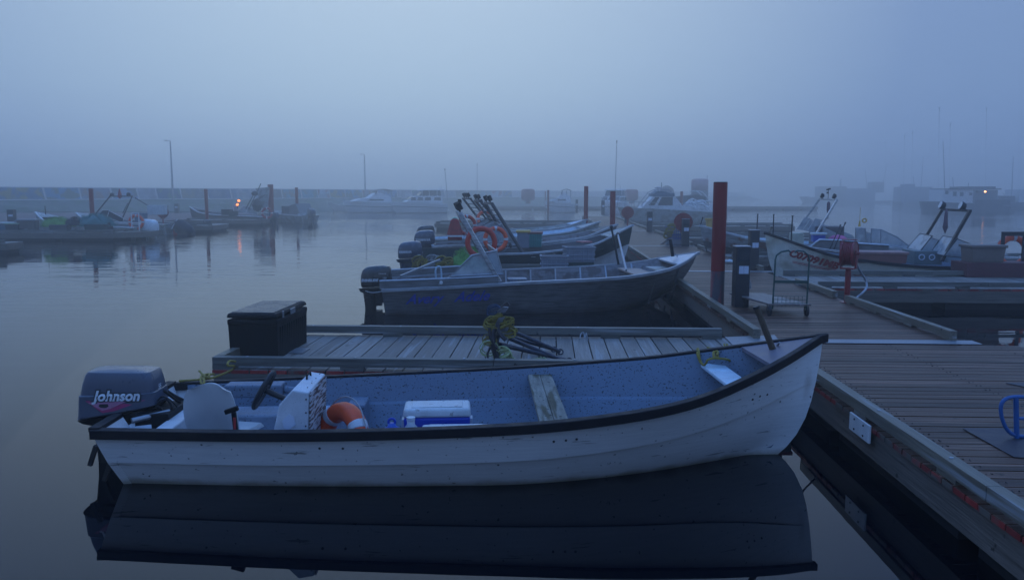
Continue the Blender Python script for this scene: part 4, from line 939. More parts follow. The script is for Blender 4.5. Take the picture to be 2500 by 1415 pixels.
# ------------------------------------------------------------------ boats behind the aluminium one
def windshield(boat, x, y, z, h_, rake, mt=None, w2=None, side=True, lx=.7, two=True):
    """two forward panes with a gap, side panes running aft; frame and panes"""
    mt = mt or m_steel; F = MB(); panes = []; w2 = w2 or y
    tp = x - rake
    def quad(a, b, c, d): panes.append([a, b, c, d])
    quad(V(x, -y, z), V(tp, -w2, z + h_), V(tp, -.22, z + h_), V(x, -.22, z)); quad(V(x, .22, z), V(tp, .22, z + h_), V(tp, w2, z + h_), V(x, y, z))
    if side:
        for s_ in (-1, 1): quad(V(x, s_ * y, z), V(tp, s_ * w2, z + h_), V(tp - lx, s_ * y, z + .12), V(tp - lx, s_ * y, z))
    return pane_frame(boat, panes, mt, .016)
def pane_frame(boat, quads, mt, r=.013, pane=None, nm='windscreen_frame'):
    for q in quads:
        F = MB(); F.tube(q, r, 6, True); o = F.build(nm, mt, boat.root)
        m = MB(); n = len(q); m.add(q + [p_ + V(.004, .006, .002) for p_ in q], [tuple(range(n)), tuple(range(n, 2 * n))[::-1]]); m.build('pane', pane or m_glass, o)
    return o
def console(boat, x, y0, y1, z0, z1, d, mt, gauges=False):
    m = MB(); m.prism([(x - d / 2, z0), (x + d / 2, z0), (x + d / 2 - .05, z1), (x - d / 2 + .08, z1)], y0, y1, 1); o = m.build('console', mt, boat.root, bevel=.012); return o
def bigbox(label, name, catg, loc, rz, d, mt, group=None, lid=False, ribs=0, taper=1.06, opn=False, lidmat=None):
    o = thing(name, label, catg, loc, rz, group); w_, l_, h_ = d
    m = MB(); m.box((0, 0, h_ / 2), (w_ / taper, l_ / taper, h_), taper=(taper, taper))
    for i in range(ribs):
        zz_ = h_ * (i + .6) / (ribs + .2); m.b2((-w_ / 2 - .012, -l_ / 2 - .012, zz_ - .012), (w_ / 2 + .012, l_ / 2 + .012, zz_ + .012))
    if ribs:
        for k in range(6):
            for s_ in (-1, 1): m.b2((-w_ / 2 + w_ * (k + .3) / 6, s_ * (l_ / 2 + .005) - .008, .03), (-w_ / 2 + w_ * (k + .3) / 6 + .018, s_ * (l_ / 2 + .005) + .008, h_))
    m.build('body', mt, o, bevel=.01)
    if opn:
        m = MB(); m.b2((-w_ / 2 + .03, -l_ / 2 + .03, h_), (w_ / 2 - .03, l_ / 2 - .03, h_ + .004)); m.build('painted_inside_shade', m_darkcan_and_shade, o)  # dark sheet across the solid top stands in for the shade inside
        m = MB()
        for s_ in (-1, 1): m.b2((-w_ / 2 - .02, s_ * l_ / 2 - .02, h_ - .02), (w_ / 2 + .02, s_ * l_ / 2 + .02, h_ + .015)); m.b2((s_ * w_ / 2 - .02, -l_ / 2 + .021, h_ - .02), (s_ * w_ / 2 + .02, l_ / 2 - .021, h_ + .015))
        m.build('rim', mt, o)
    if lid:
        m = MB(); m.b2((-w_ / 2 - .03, -l_ / 2 - .03, h_), (w_ / 2 + .03, l_ / 2 + .03, h_ + .06)); m.build('lid', lidmat or mt, o, bevel=.015)
    return o
def net(label, c, rx, ry, rz_, mt, seed=1, n=2600, name='fishing_net', grp='heaped fishing nets'):
    rnd = random.Random(seed); o = thing(name, label, 'net', c, 0, grp); m = MB()
    def surf(a, b):
        x = rx * math.cos(a) * math.cos(b); y = ry * math.sin(a) * math.cos(b); z = rz_ * math.sin(b); k = 1 + .12 * math.sin(5 * a + 3 * b) + .08 * math.sin(9 * a); return V(x * k, y * k, z * k)
    rings = [[surf(2 * math.pi * j / 22, math.pi / 2 * i / 8) * .9 for j in range(22)] for i in range(8)]; m.loft(rings, True)
    m.build('heap', mt, o, smooth=True); m = MB()
    for i in range(n // 8):
        a = rnd.uniform(0, 6.28); b = rnd.uniform(0, 1.5); pts = []
        for k in range(5):
            a += rnd.uniform(-.25, .25); b = min(1.5, max(0, b + rnd.uniform(-.2, .2))); pts.append(surf(a, b) * rnd.uniform(.92, 1.08))
        m.tube(pts, .004, 3, smooth=2)
    m.build('mesh_strands', mt, o); return o
def anchors_small(label, c, seed, mt=m_yellow):
    rnd = random.Random(seed); o = thing('roped_anchor', label, 'anchor', c, 0, 'roped anchors on the second finger dock'); m = MB()
    m.cyl((0, 0, 0), (.05, 0, .40), .02, n=8); m.cyl((-.14, 0, .26), (.05, 0, .42), .018, .008, 8); m.cyl((.20, .05, .40), (.05, 0, .2), .012, .02, 8); m.build('anchor', m_rust, o)
    m = MB()
    for k in range(4): coil(m, (rnd.uniform(-.08, .12), rnd.uniform(-.08, .08), .14 + .05 * k), .12, 6, rnd, .012, .8, M=RX(rnd.uniform(20, 80)) @ RZ(rnd.uniform(0, 90)))
    m.build('rope_coil', mt, o); return o
# dark green boat
bt, zt = tabs(1.05, .60, .70, 1.34)
GB_ = Boat('dark_green_boat', 'wooden boat with dark green topsides over a white bottom, bow at the walkway', 'boat', (-2.45, 20.7), (3.25, 21.5), bt, zt, m_dkgreen, m_brown, mat('pale_gunwale', (.38, .40, .42), .45), rake=.30, tr=.1, lap=.012, twotone=(m_whitep, 3.2), mdeck=m_palehull, gw=.045, gh=.045,
          fm=[0, .55, .75, .82, .87, .92, .96, 1])
m = MB(); rnd = random.Random(3)
for i in range(26):
    x = rnd.uniform(2.7, 4.4); z = .62 + (x - 2.7) * .09 + rnd.uniform(-.05, .05); t = x / GB_.L; w_ = rnd.uniform(.02, .14); y = -GB_.yz(t, z) - .012
    y2 = -GB_.yz((x + w_) / GB_.L, z) - .012; hh = rnd.uniform(.004, .012); m.add([(x, y, z), (x + w_, y2, z + rnd.uniform(-.01, .01)), (x + w_, y2, z + hh), (x, y, z + hh)], [(0, 1, 2, 3)])
m.build('scuff_marks', m_whitep, GB_.root, fix=False)
m = MB(); m.box((4.4, -.1, .90), (.30, .35, .03), RZ(15)); m.build('red_board', mat('pinkish_board', (.5, .15, .15)), GB_.root)
arch(GB_, 2.6, 1.85, .95, .8, .7, 1.92, .045, m_brown, 2, True, False); windshield(GB_, 2.4, .75, .95, .45, .3, m_steel)
outboard(GB_, -.2, 0, .52, 1.08, m_dkgrey_cowl, 'YAMAHA', .075, 'round', m_dkgrey_cowl, tx=-.28, ty=.12)
m = MB(); m.b2((.1, -.95, .35), (1.4, -.90, .82)); m.build('splash_board', m_dkgreen, GB_.root)
# brown-grey boat
bt, zt = tabs(1.05, .62, .70, 1.22)
PB = Boat('grey_boat', 'brownish grey aluminium boat lying just behind the dark green one', 'boat', (-2.5, 24.6), (3.35, 25.4), bt, zt, m_brown, m_aluin, mat('pale_gunwale', (.4, .4, .4)), rake=.4, tr=.06, lap=0)
arch(PB, 2.5, 1.45, .95, .85, .7, 1.95, .05, m_ped, 2, True); windshield(PB, 2.3, .8, .9, .5, .45, m_ped)
outboard(PB, -.2, 0, .62, 1.1, m_dkgrey_cowl, 'YAMAHA', .10, 'round', m_dkgrey_cowl, tx=-.26, ty=.10)
bt, zt = tabs(1.0, .60, .68, 1.15)
WB = Boat('pale_skiff', 'long pale skiff third behind the aluminium boat, bow by the second red pile', 'boat', (-2.9, 28.6), (3.3, 30.0), bt, zt, m_palehull, m_seatblue, mat('pale_gunwale', (.4, .4, .4)), rake=.4, lap=.01)
arch(WB, 2.3, 1.3, .9, .8, .7, 2.0, .045, m_black, 3, True)
outboard(WB, -.2, 0, .62, 1.1, m_black_cowl, 'SUZUKI', .10, 'round', m_black_cowl, tx=-.24, ty=.12)
bt, zt = tabs(1.0, .60, .68, 1.1)
WC = Boat('pale_blue_boat', 'pale blue open boat farthest of the row behind the aluminium boat', 'boat', (-2.5, 33.0), (3.2, 34.2), bt, zt, m_seatblue, m_palehull, mat('pale_gunwale', (.4, .4, .4)), rake=.4, lap=.01)
windshield(WC, 2.2, .8, .85, .45, .4, m_whitep); arch(WC, 1.7, 1.2, .8, .7, .9, 1.75, .035, m_steel, 2)
# gear
life_ring('red life ring on the far arch post of the aluminium boat, largest in the cluster', atY(1175, 592, 16.1), (R(88), 0, R(14)), m_redring, .335, .055, tape=m_redring, bands=4, a0=.8)
life_ring('orange-red life ring half hidden behind the largest ring, by the dark arch', atY(1210, 584, 19.6), (R(88), 0, R(16)), m_orange, .32, .055)
life_ring('red life ring on the arch farther back, above the black outboards', atY(1140, 550, 24.0), (R(86), 0, R(25)), m_redring, .32, .055)
life_ring('orange life ring lying on the coaming of the farthest boat in the row', atY(1186, 535, 27.5), (R(70), 0, R(15)), m_orange, .33, .055)
su = thing('survival_suit', 'red survival suit with white bands hanging from a dark arch', 'survival suit', atY(1111, 586, 23.6)); m = MB()
m.loft([[V(a * w_, b * .10, z_) for a, b in ((-1, -1), (-.5, -1.3), (.5, -1.3), (1, -1), (1, 1), (.5, 1.3), (-.5, 1.3), (-1, 1))] for w_, z_ in ((.20, 0), (.22, .2), (.17, .4), (.12, .58), (.05, .64))], True); m.build('suit_body', m_redcloth, su, smooth=True)
m = MB(); m.loft([[V(a * .225, b * .105, z_) for a, b in ((-1, -1), (-.5, -1.3), (.5, -1.3), (1, -1), (1, 1), (.5, 1.3), (-.5, 1.3), (-1, 1))] for z_ in (.10, .15)], False); m.build('white_band', m_whitep, su)
o = thing('green_bag', 'bright green plastic bag caught on the dark arch above the red suit', 'bag', atY(1111, 548, 23.7)); m = MB(); m.lathe([(.02, -.14), (.14, -.10), (.18, 0), (.12, .14), (.06, .20), (.02, .22)], 10); m.build('bag', mat('green_plastic_film', (.06, .42, .25), .5), o, smooth=True)
bigbox('grey ribbed fish crate on the second finger dock, left of the taller crate stack', 'fish_crate', 'crate', D(-2.35, 10.75, .404), DA, (.62, .42, .36), m_gcrate_and_haze, 'fish crates', ribs=3, opn=True)
bigbox('grey ribbed fish crate stacked on the dark green one', 'fish_crate', 'crate', D(-1.78, 11.1, .404) + V(0, 0, .20), DA + R(12), (.66, .44, .34), m_gcrate_and_haze, 'fish crates', ribs=3, opn=True)
bigbox('dark green fish crate at the bottom of the stack on the second finger dock', 'fish_crate', 'crate', D(-1.78, 11.1, .404), DA + R(8), (.64, .44, .198), m_dgcrate, 'fish crates', ribs=1)
bigbox('grey crate with yellow handles standing in the dark green boat', 'fish_crate', 'crate', atY(1278, 604, 22.2), DA, (.34, .4, .42), m_gcrate_and_haze, 'fish crates', lid=True, lidmat=m_yelpl)
bigbox('teal fish crate under a brown lid in the dark green boat', 'fish_crate', 'crate', atY(1307, 602, 22.2), DA, (.36, .4, .36), m_tcrate, 'fish crates', ribs=1, lid=True, lidmat=m_rcrate)
bigbox('small grey crate low beside the windscreen of the aluminium boat', 'fish_crate', 'crate', AL.M @ V(2.45, -.75, .30), R(6), (.35, .3, .32), m_gcrate_and_haze, 'fish crates', ribs=2)
net('bright green net heaped on the second finger dock behind the windscreen', D(-4.25, 10.5, .404), .52, .4, .50, m_net, 2)
anchors_small('leftmost anchor wound with yellow rope on the second finger dock', D(-5.35, 10.2, .404), 1)
anchors_small('grey-roped anchor between the two yellow-roped ones', D(-5.08, 10.35, .404), 2, m_greyrope)
anchors_small('rightmost anchor wound with yellow rope on the second finger dock', D(-4.82, 10.2, .404), 4)
o = thing('steel_anchor', 'small folding anchor with white rope on the walkway edge by the aluminium bow', 'anchor', D(.35, 12.0, .404)); m = MB(); m.cyl((-.3, 0, .03), (.1, 0, .1), .015, n=6); m.cyl((-.3, 0, 0), (-.34, .0, .22), .02, .008, 6); m.cyl((.1, 0, .05), (.06, .02, .24), .02, .008, 6); m.build('anchor', m_rust, o); m = MB(); rnd = random.Random(4); coil(m, (0, 0, .06), .2, 7, rnd, .012, .3); coil(m, (.1, 0, .1), .14, 5, rnd, .012, .8); m.build('rope_coil', m_greyrope, o)
# ------------------------------------------------------------------ right row of boats
bt, zt = tabs(1.0, .50, .52, 1.25)
CO = Boat('cream_boat', 'stained cream boat with black gunwale, red script number and black arch', 'boat', (12.7, 18.3), (6.12, 19.3), bt, zt, m_cohull, m_bluein, m_gun, rake=.22, tr=.08, lap=.014, gw=.05, gh=.06, ledge=False, keel=-.1)
# local frame: bow towards -x, so the side facing the camera is +y
CO.letter('C07091MB', CO.L - .52, .70, .225, 1, m_redlet, .35, -.27, .012, flip=True, sy=1.0)
m = MB()
for k in range(2):
    a = []
    for i in range(16):
        x = CO.L - .62 - i * .12; z = .56 - i * .022 - k * .03; t = x / CO.L; a.append((x, CO.yz(t, z) + .010, z, 1))
    for (x, y, z, _), (x2, y2, z2, _2) in zip(a, a[1:]): m.add([(x, y, z), (x2, y2, z2), (x2, y2, z2 + .014), (x, y, z + .014)], [(0, 1, 2, 3)])
m.build('scroll_line', m_redlet, CO.root, fix=False)
m = MB(); m.cyl((CO.L - .12, -.05, .42), (CO.L - .12, .05, .42), .03, n=10); m.build('bow_eye', m_black, CO.root)
cx = CO.loc(atY(2225, 640, 18.6)).x
def bent_arch(boat, x0, z0, x1, z1, yb, r, mt, lamps=True, flag=True, nm='arch', ltmat=None):
    m = MB()
    for s_ in (-1, 1): m.beam((x0, s_ * yb, z0), (x1, s_ * yb * .92, z1), r * 2, r * 1.6)
    m.beam((x1, -yb * .92 - r, z1), (x1, yb * .92 + r, z1), r * 1.4, r * 1.4); o = m.build(nm, mt, boat.root, bevel=.003)
    if lamps:
        for s_ in (-.9, .62):
            c_ = V(x1 + .04, s_ * yb * .9, z1 + .10); m = MB(); m.lathe([(.03, -.08), (.08, -.05), (.10, .02), (.10, .05)], 14, M=RY(70), c=c_); m.cyl(c_, (x1, s_ * yb * .9 + .1, z1 + .02), .012, n=6); fl = m.build('floodlight', ltmat or m_black, o)
            m = MB(); m.lathe([(.09, .05), (.085, .056)], 14, M=RY(70), c=c_); m.build('lens', m_reflect, fl)
    return o
def pt(boat, px, py, Y): return boat.loc(atY(px, py, Y))
a = pt(CO, 2305, 648, 17.7); b = pt(CO, 2375, 515, 17.7)
bent_arch(CO, a.x, .66, b.x, b.z, .88, .038, m_black)
# camera-side windscreens drawn between the arch posts
Yn, Yf = 17.8, 19.4
qs = [[pt(CO, 2215, 606, Yf - .2), pt(CO, 2246, 570, Yf - .2), pt(CO, 2276, 576, Yf - .9), pt(CO, 2247, 612, Yf - .9)],
      [pt(CO, 2272, 616, Yn + .7), pt(CO, 2302, 576, Yn + .7), pt(CO, 2337, 581, Yn), pt(CO, 2305, 624, Yn)],
      [pt(CO, 2247, 612, Yf - .9), pt(CO, 2272, 580, Yf - .9), pt(CO, 2292, 586, Yf - .9), pt(CO, 2272, 616, Yf - .9)],
      [pt(CO, 2305, 624, Yn), pt(CO, 2337, 583, Yn), pt(CO, 2386, 602, Yn), pt(CO, 2372, 632, Yn)]]
pane_frame(CO, qs, m_black)
a = pt(CO, 2232, 640, 18.7); b = pt(CO, 2252, 640, 18.6)
m = MB(); m.b2((a.x - .45, -.35, .55), (a.x + .15, .55, .86)); co_c = m.build('console', mat('grey_green_console', (.10, .14, .15)), CO.root, bevel=.015)
for k in (0, .22): m = MB(); m.torus((a.x + .0 - k, .555, .72), .06, .012, RX(90), n=16, m=6); m.build('round_gauge', m_plate, co_c)
m = MB(); m.b2((a.x - .95, .2, .60), (a.x - .55, .6, .82)); m.build('seat_box', m_seatblue, CO.root, bevel=.02)
m = MB(); m.b2((a.x - 1.6, -.1, .55), (a.x - 1.0, .5, .80)); m.build('engine_box', m_darkcan_and_shade, CO.root, bevel=.05)
fl = thing('hanging_flag', 'limp faded purple flag hanging from the black arch of the cream boat', 'flag', atY(2311, 510, 18.3)); m = MB()
m.loft([[V(w_ * math.cos(an) * (1 + .3 * math.sin(3 * an)), w_ * .5 * math.sin(an), z_) for an in [2 * math.pi * i / 10 for i in range(10)]] for w_, z_ in ((.015, 0), (.035, -.1), (.045, -.3), (.06, -.42), (.03, -.5), (.008, -.56))], True); m.build('cloth', m_cloth, fl, smooth=True)
cp = at(2170, 635, .75)
bigbox('low dull red tote filled with snow-dusted gear in the cream boat', 'red_tote', 'tote', atY(2135, 640, 18.3), R(171), (1.25, .5, .20), m_rcrate, 'plastic totes', lid=True, taper=1.02, lidmat=mat('pinkish_tote_lid', (.32, .16, .15), .5))
bigbox('brown plastic tote with a wide lid on top of the dark red crate base', 'brown_tote', 'tote', V(10.12, 17.1, .40) + V(0, 0, .315), DA, (.70, .50, .31), m_btote, 'plastic totes', lid=True, taper=1.1)
bigbox('long dark red crate base carrying the brown tote at the right edge', 'red_crate_base', 'crate', V(10.75, 17.1, .404), DA, (2.2, .7, .31), mat('dark_red_wood', (.10, .025, .03), .6), None, taper=1.01)
m = MB(); m.b2((0, 0, 0), (1.0, .5, .08)); m.b2((.0, -.02, .08), (1.0, .06, .13)); tag(m.build('pallet_board', m_brown, None, at(2392, 668, .404) + V(0, -.3, 0), (0, 0, R(-8)), bevel=.01), 'brown flat pallet lying on the finger dock before the dark red crate base', 'pallet')
lr = life_ring('orange life ring with one white band in a dark wooden frame, far right', V(10.88, 17.3, .92), (R(88), 0, R(0)), m_orange, .36, .065, bands=3, a0=R(-35))
m = MB()
for s_ in (-.23, .23): m.b2((s_ - .035, -.10, -.20), (s_ + .035, -.07, .42))
m.b2((-.265, -.104, .34), (.265, -.066, .43)); o = m.build('timber_stand', m_black, None, V(10.84, 17.3, .92)); tag(o, 'dark upright timber stand holding the orange life ring at the far right', 'stand')
# aluminium boat behind the cream one
bt, zt = tabs(1.0, .55, .66, .85)
R3 = Boat('low_aluminium_boat', 'low aluminium boat behind the cream one with stepped rails and two small windows', 'boat', (13.2, 20.9), (7.3, 21.6), bt, zt, m_hullalu, m_aluin, m_alum, rake=.3, lap=0)
for (Y_, pxs) in ((20.3, ((2052, 613), (2075, 593), (2170, 599))), (22.0, ((1975, 605), (2000, 585), (2085, 588)))):
    P_ = [pt(R3, x, y, Y_) for x, y in pxs]; m = MB(); m.tube(P_, .03, 8); rr = m.build('rail', m_alum, R3.root)
    m = MB(); lo = [V(p_.x, p_.y, .55) for p_ in P_]; n = len(P_); m.add(P_ + lo[::-1], [tuple(range(2 * n))]); m.build('side_panel', m_hullalu, R3.root, fix=False)
pane_frame(R3, [[pt(R3, x, y, Y_) for x, y in q] for Y_, q in ((20.9, ((2088, 592), (2089, 556), (2113, 557), (2113, 592))), (20.9, ((2113, 592), (2113, 564), (2126, 570), (2127, 592))), (20.6, ((2127, 594), (2127, 558), (2150, 560), (2150, 594))), (20.6, ((2150, 594), (2151, 560), (2190, 578), (2222, 602), (2218, 608))))], m_steel, .014)
m = MB(); q = pt(R3, 2098, 553, 21); m.cyl(q, q + V(0, 0, .15), .035, .02, 8); m.cyl(q, q + V(0, 0, .50), .006, n=5); m.torus(q + V(-.12, 0, .16), .05, .02, RX(90), n=12, m=6); m.build('compass_and_aerial', m_yelpl, R3.root)
# pale boat with white arch
bt, zt = tabs(1.05, .62, .72, 1.22)
R2 = Boat('white_arch_boat', 'rust-streaked pale boat with a tall white arch, bow left of the tallest pile', 'boat', (12.2, 23.6), (5.75, 24.4), bt, zt, mat('rusty_pale_topsides', (.33, .34, .34), .55, patches=(.20, .08, .05), patch_scale=2.6, patch_th=.60, var=.3, streak=1), m_seatblue, mat('pale_gunwale', (.4, .4, .4)), rake=.3, lap=.014, twotone=(m_brown, 3.2))
a = pt(R2, 1885 + 75, 560, 23.0); b = pt(R2, 2003, 486, 23.4)
for sgn, (x0_, y0_, x1_, y1_) in ((-1, (1952, 578, 2001, 488)), (1, (1985, 600, 2042, 490))):
    pass
ar = MB(); A1, A2 = pt(R2, 1966, 535, 24.6), pt(R2, 2001, 486, 24.4); B1, B2 = pt(R2, 1982, 588, 23.0), pt(R2, 2043, 488, 23.1)
A0_ = A1 + (A1 - A2) * .5
ar.beam(A0_, A2, .07, .05); ar.beam(B1, B2, .07, .05); ar.beam(A2, B2, .05, .05); aro = ar.build('light_arch', m_alum, R2.root, bevel=.004)
for f in (.15, .85):
    c_ = A2.lerp(B2, f) + V(0, 0, .10); m = MB(); m.lathe([(.02, -.06), (.07, -.03), (.075, .04)], 12, M=RY(70), c=c_); m.cyl(c_, c_ - V(0, 0, .1), .01, n=5); m.build('floodlight', m_blackpl, aro)
c_ = A2.lerp(B2, .5); m = MB(); m.cyl(c_, c_ + V(0, 0, .30), .008, n=5); m.box(c_ + V(0, 0, .30), (.10, .12, .04), RY(20)); m.box(c_ + V(.02, 0, .2), (.05, .05, .05)); m.build('wind_vane', m_black, aro)
pane_frame(R2, [[pt(R2, x, y, Y_) for x, y in q] for Y_, q in ((24.2, ((1945, 560), (1964, 532), (1979, 533), (1960, 561))), (23.4, ((1971, 564), (1990, 534), (2006, 536), (1987, 567))), (23.8, ((1960, 561), (1979, 535), (1985, 540), (1971, 564))))], m_steel, .014)
m = MB(); rings = []
for i in range(7):
    f = i / 6; q = pt(R2, 2008 + 76 * f, 545 + 28 * f, 23.3 + .1 * f); w_ = .55 - .10 * f; h_ = .42 - .25 * f
    rings.append([V(q.x, q.y + w_ * math.cos(an) - .3, q.z - h_ + h_ * math.sin(an) * 1.0) for an in [math.pi * 2 * j / 20 for j in range(20)]])
m.loft(rings, True); m.build('canvas_shelter', m_canvas_and_haze, R2.root, smooth=True)
m = MB(); q = pt(R2, 1975, 600, 23.6); m.b2((q.x - .9, q.y - .5, .6), (q.x - .1, q.y + .3, 1.22)); m.build('console', m_brown, R2.root, bevel=.02)
fl = thing('hanging_flag', 'rolled dark flag hanging under the white arch', 'flag', atY(2023, 492, 23.8)); m = MB()
m.loft([[V(w_ * math.cos(an), w_ * .5 * math.sin(an), z_) for an in [2 * math.pi * i / 8 for i in range(8)]] for w_, z_ in ((.02, 0), (.05, -.05), (.05, -.25), (.02, -.4), (.008, -.52))], True); m.build('cloth', m_cloth, fl, smooth=True)
bigbox('white-lidded blue cooler in the boat with the white arch', 'cooler', 'cooler', atY(1997, 590, 22.6), R(-5), (.34, .26, .20), m_bluepl, 'coolers', lid=True, lidmat=m_whitepl)
bigbox('cream plastic bin standing in the boat with the white arch', 'plastic_bin', 'bin', atY(1943, 598, 22.4), 0, (.30, .30, .34), mat('cream_plastic', (.38, .38, .30)), None, taper=.9)
o = thing('pink_bundle', 'bright pink bundle lying in the boat with the white arch', 'bundle', atY(2045, 585, 22.6)); m = MB(); m.lathe([(.26, -.02), (.24, .05), (.15, .11), (.03, .14)], 12); m.build('bundle', m_pink, o, smooth=True)
for lab, a, b, r_ in (('thin dark upright pole at the bow of the cream boat', (1887, 580, 20.3), (1889, 523, 20.3), .016), ('thin dark upright pole left of the cream bin', (1931, 592, 20.5), (1935, 526, 20.5), .018), ('thin dark pole on the end of the grey finger dock', (1848, 560, 33), (1850, 522, 33), .03),
                      ('slanting red-handled pole leaning behind the red reel', (2026, 607, 19.2), (2052, 549, 19.8), .014), ('slanting thin pole right of the other slanting pole', (2036, 608, 19.2), (2064, 543, 19.8), .014)):
    pole(lab, atY(*a), atY(*b), r_)
o = thing('bow_stick', 'grey wooden stick poking up behind the bow of the cream boat', 'pole', atY(1872, 577, 20)); m = MB(); m.beam((0, 0, -.1), (.12, 0, .24), .03, .05); m.build('stick', m_thwart, o)
o = thing('yellow_tub', 'yellow plastic tub behind the tallest red pile', 'tub', atY(1738, 545, 33)); m = MB(); m.lathe([(.20, -.3), (.26, .1), (.30, .16), (.30, .20), (.24, .20), (.2, -.2)], 18); m.build('tub', m_yelpl, o)
pole('short slanting stick near the yellow tub on the pale bow', atY(1708, 556, 25), atY(1716, 530, 25), .02)
# ------------------------------------------------------------------ left basin: pontoons, skiffs and gear
q0 = atY(275, 570, 36.6)
GL = 'pontoons across the basin'
dkL1 = dock('wooden pontoon on the left carrying the green net and a dark pedestal', 0, 0, 13, 2.6, 'y', [('n', .1, 12.9), ('r', .1, 2.5)], GL, red=False, pw=.25, rot=R(1.5), org=V(q0.x - 13, 36.4, 0))
m = MB(); m.prism([(13.003, 0.0), (14.2, 1.2), (14.2, 2.6), (13.003, 2.6)], .14, .40, 2); m.build('corner_float', m_fas_x, dkL1)
q1 = atY(650, 545, 55.5)
dkL2 = dock('pontoon beside the skiff with the two lit warm lamps', 0, 0, 5.2, 2.2, 'y', [('n', .1, 5.1)], GL, red=False, pw=.3, rot=R(3), org=V(q1.x - 5.4, 55.0, 0))
q2 = atY(516, 548, 45)
dkL3 = dock('short stub of pontoon behind the black covered outboard', 0, 0, 1.2, 3, 'y', [('n', .05, 1.15)], GL, red=False, pw=.3, rot=R(3), org=V(q2.x - 1.2, 45.2, 0))
m_purple = wood('wet_purplish_planks', (.075, .045, .055), 'y', .6, .3)
dkL4 = dock('broad wet purplish landing stage below the painted breakwater wall', 0, 0, 48, 28, 'y', [('n', .1, 47.9), ('f', .1, 47.9)], GL, red=False, pw=.5, rot=R(1), org=V(-71, 48, 0))
for ch in dkL4.children:
    if ch.name.startswith('deck_planks'): ch.data.materials[0] = m_purple
q3 = atY(35, 605, 28.5)
dkL5 = dock('corner of a pontoon cut off by the left picture edge', 0, 0, 6, 1.0, 'y', [('n', .1, 5.9)], GL, red=False, pw=.25, rot=R(1), org=V(atY(22, 600, 29).x - 6, 28.8, 0))
dkL6 = dock('far service pontoon with the stored buoys', 0, 0, 46, 4, 'y', [('n', .1, 45.9)], GL, red=False, pw=.8, rot=R(-3), org=V(atY(1180, 500, 112).x, 112, 0))
ped_at('dark power pedestal on the left pontoon, near the picture edge', 27, 550, 511, 17, z=.404)
ped_at('dark power pedestal between the skiff with the arch and the lamp post', 431, 520, 497, 10, z=.404)
ped_at('large dull box-like pedestal on the long purplish pontoon', 127, 497, 474, 18, z=.404)
def skiffL(name, label, bow, stern, zb, mh, mi, mg, B=1.0, **k):
    bt, zt = tabs(B, .58, .68, zb); return Boat(name, label, 'boat', stern, bow, bt, zt, mh, mi, mg, rake=.3, lap=.012, ledge=False, **k)
P2 = lambda px, Y: (atY(px, 500, Y).x, Y)
B1 = skiffL('left_skiff', 'white skiff with dark inside on the left, its bow by the green net', P2(84, 41.6), P2(352, 39.2), 1.26, m_palehull, m_brown, m_whitep)
B2 = skiffL('arch_skiff', 'skiff on the left with a dark arch, two floodlights and a small red flag', P2(184, 46.5), P2(425, 43.4), 1.12, m_palehull, m_brown, m_whitep)
B3 = skiffL('lamp_skiff', 'grey skiff with two lit warm lamps and a sloping windscreen, left of the furled sail', P2(462, 60.5), P2(662, 58), 1.25, m_brown, m_brown, m_whitep)
B4 = skiffL('square_stern_boat', 'grey boat with a white square stern and dark outboard, rightmost of the left group', P2(640, 67), P2(757, 60.5), 1.0, m_palehull, m_palehull, m_whitep)
wo, T, dc = outboard(B1, -.3, .05, .36, 1.5, m_wcowl, 'mariner' if False else None, .1, 'round', m_wcowl, mstrip=m_black, legz=-.7)
def outb(boat, mc, sc_=1.0, z=.6, **k): return outboard(boat, -.2, 0, z, sc_, mc, None, .1, 'round', mc if mc is not m_wcowl else m_blackpl, **k)
co_ = MB(); co_.loft([[V(-.35 - .55 * (.8 - z_) + a * w_ * 1.1, b * w_ * .7, z_) for a, b in [(math.cos(2 * math.pi * i / 12), math.sin(2 * math.pi * i / 12)) for i in range(12)]] for w_, z_ in ((.40, -.15), (.58, .15), (.55, .42), (.38, .68), (.12, .80))], True)
bk = co_.build('covered_outboard', m_darkcan_and_shade, B2.root, smooth=True)
m = MB(); m.beam((-.2, .45, .3), (-.3, .1, .82), .03, .05); m.build('white_strap', m_whitep, bk)
m = MB(); m.box((-.35, 0, .0), (.5, .5, .5)); m.build('red_leg', m_redcloth, bk)
outb(B4, m_dkgrey_cowl, 1.25, .62); outb(B3, m_dkgrey_cowl, 1.2, .45)
bigbox('large white plastic tank in the stern of the skiff with the arch', 'water_tank', 'tank', atY(385, 524, 42.5) , R(5), (.85, .6, .50), m_whitepl, None, taper=1.02)
a0, a1, a2, a3 = pt(B2, 232, 524, 44.3), pt(B2, 268, 480, 44.0), pt(B2, 323, 479, 43.0), pt(B2, 300, 531, 43.0)
m = MB(); m.tube([a0, a0.lerp(a1, .6), a1, a1 + V(0, 0, .02), a2, a2.lerp(a3, .6), a3], .035, 6); ar = m.build('light_arch', m_black, B2.root)
for f in (.12, .85): c_ = a1.lerp(a2, f) + V(0, 0, .10); m = MB(); m.lathe([(.03, -.08), (.10, -.04), (.11, .05), (.06, .07)], 10, M=RY(90), c=c_); m.build('floodlight', m_black, ar)
pane_frame(B2, [[pt(B2, x, y, 44.2) for x, y in q] for q in (((236, 530), (250, 513), (268, 513), (262, 530)), ((262, 530), (266, 514), (302, 533), (300, 545)))], m_whitep, .02, m_darkglass)
o = thing('small_flag', 'small red flag furled on the arch of the left skiff', 'flag', atY(293, 483, 43.6)); m = MB(); m.loft([[V(w_ * math.cos(an), w_ * math.sin(an), z_) for an in [2 * math.pi * i / 6 for i in range(6)]] for w_, z_ in ((.02, -.05), (.13, .05), (.09, .25), (.01, .5))], True); m.build('cloth', m_redcloth, o)
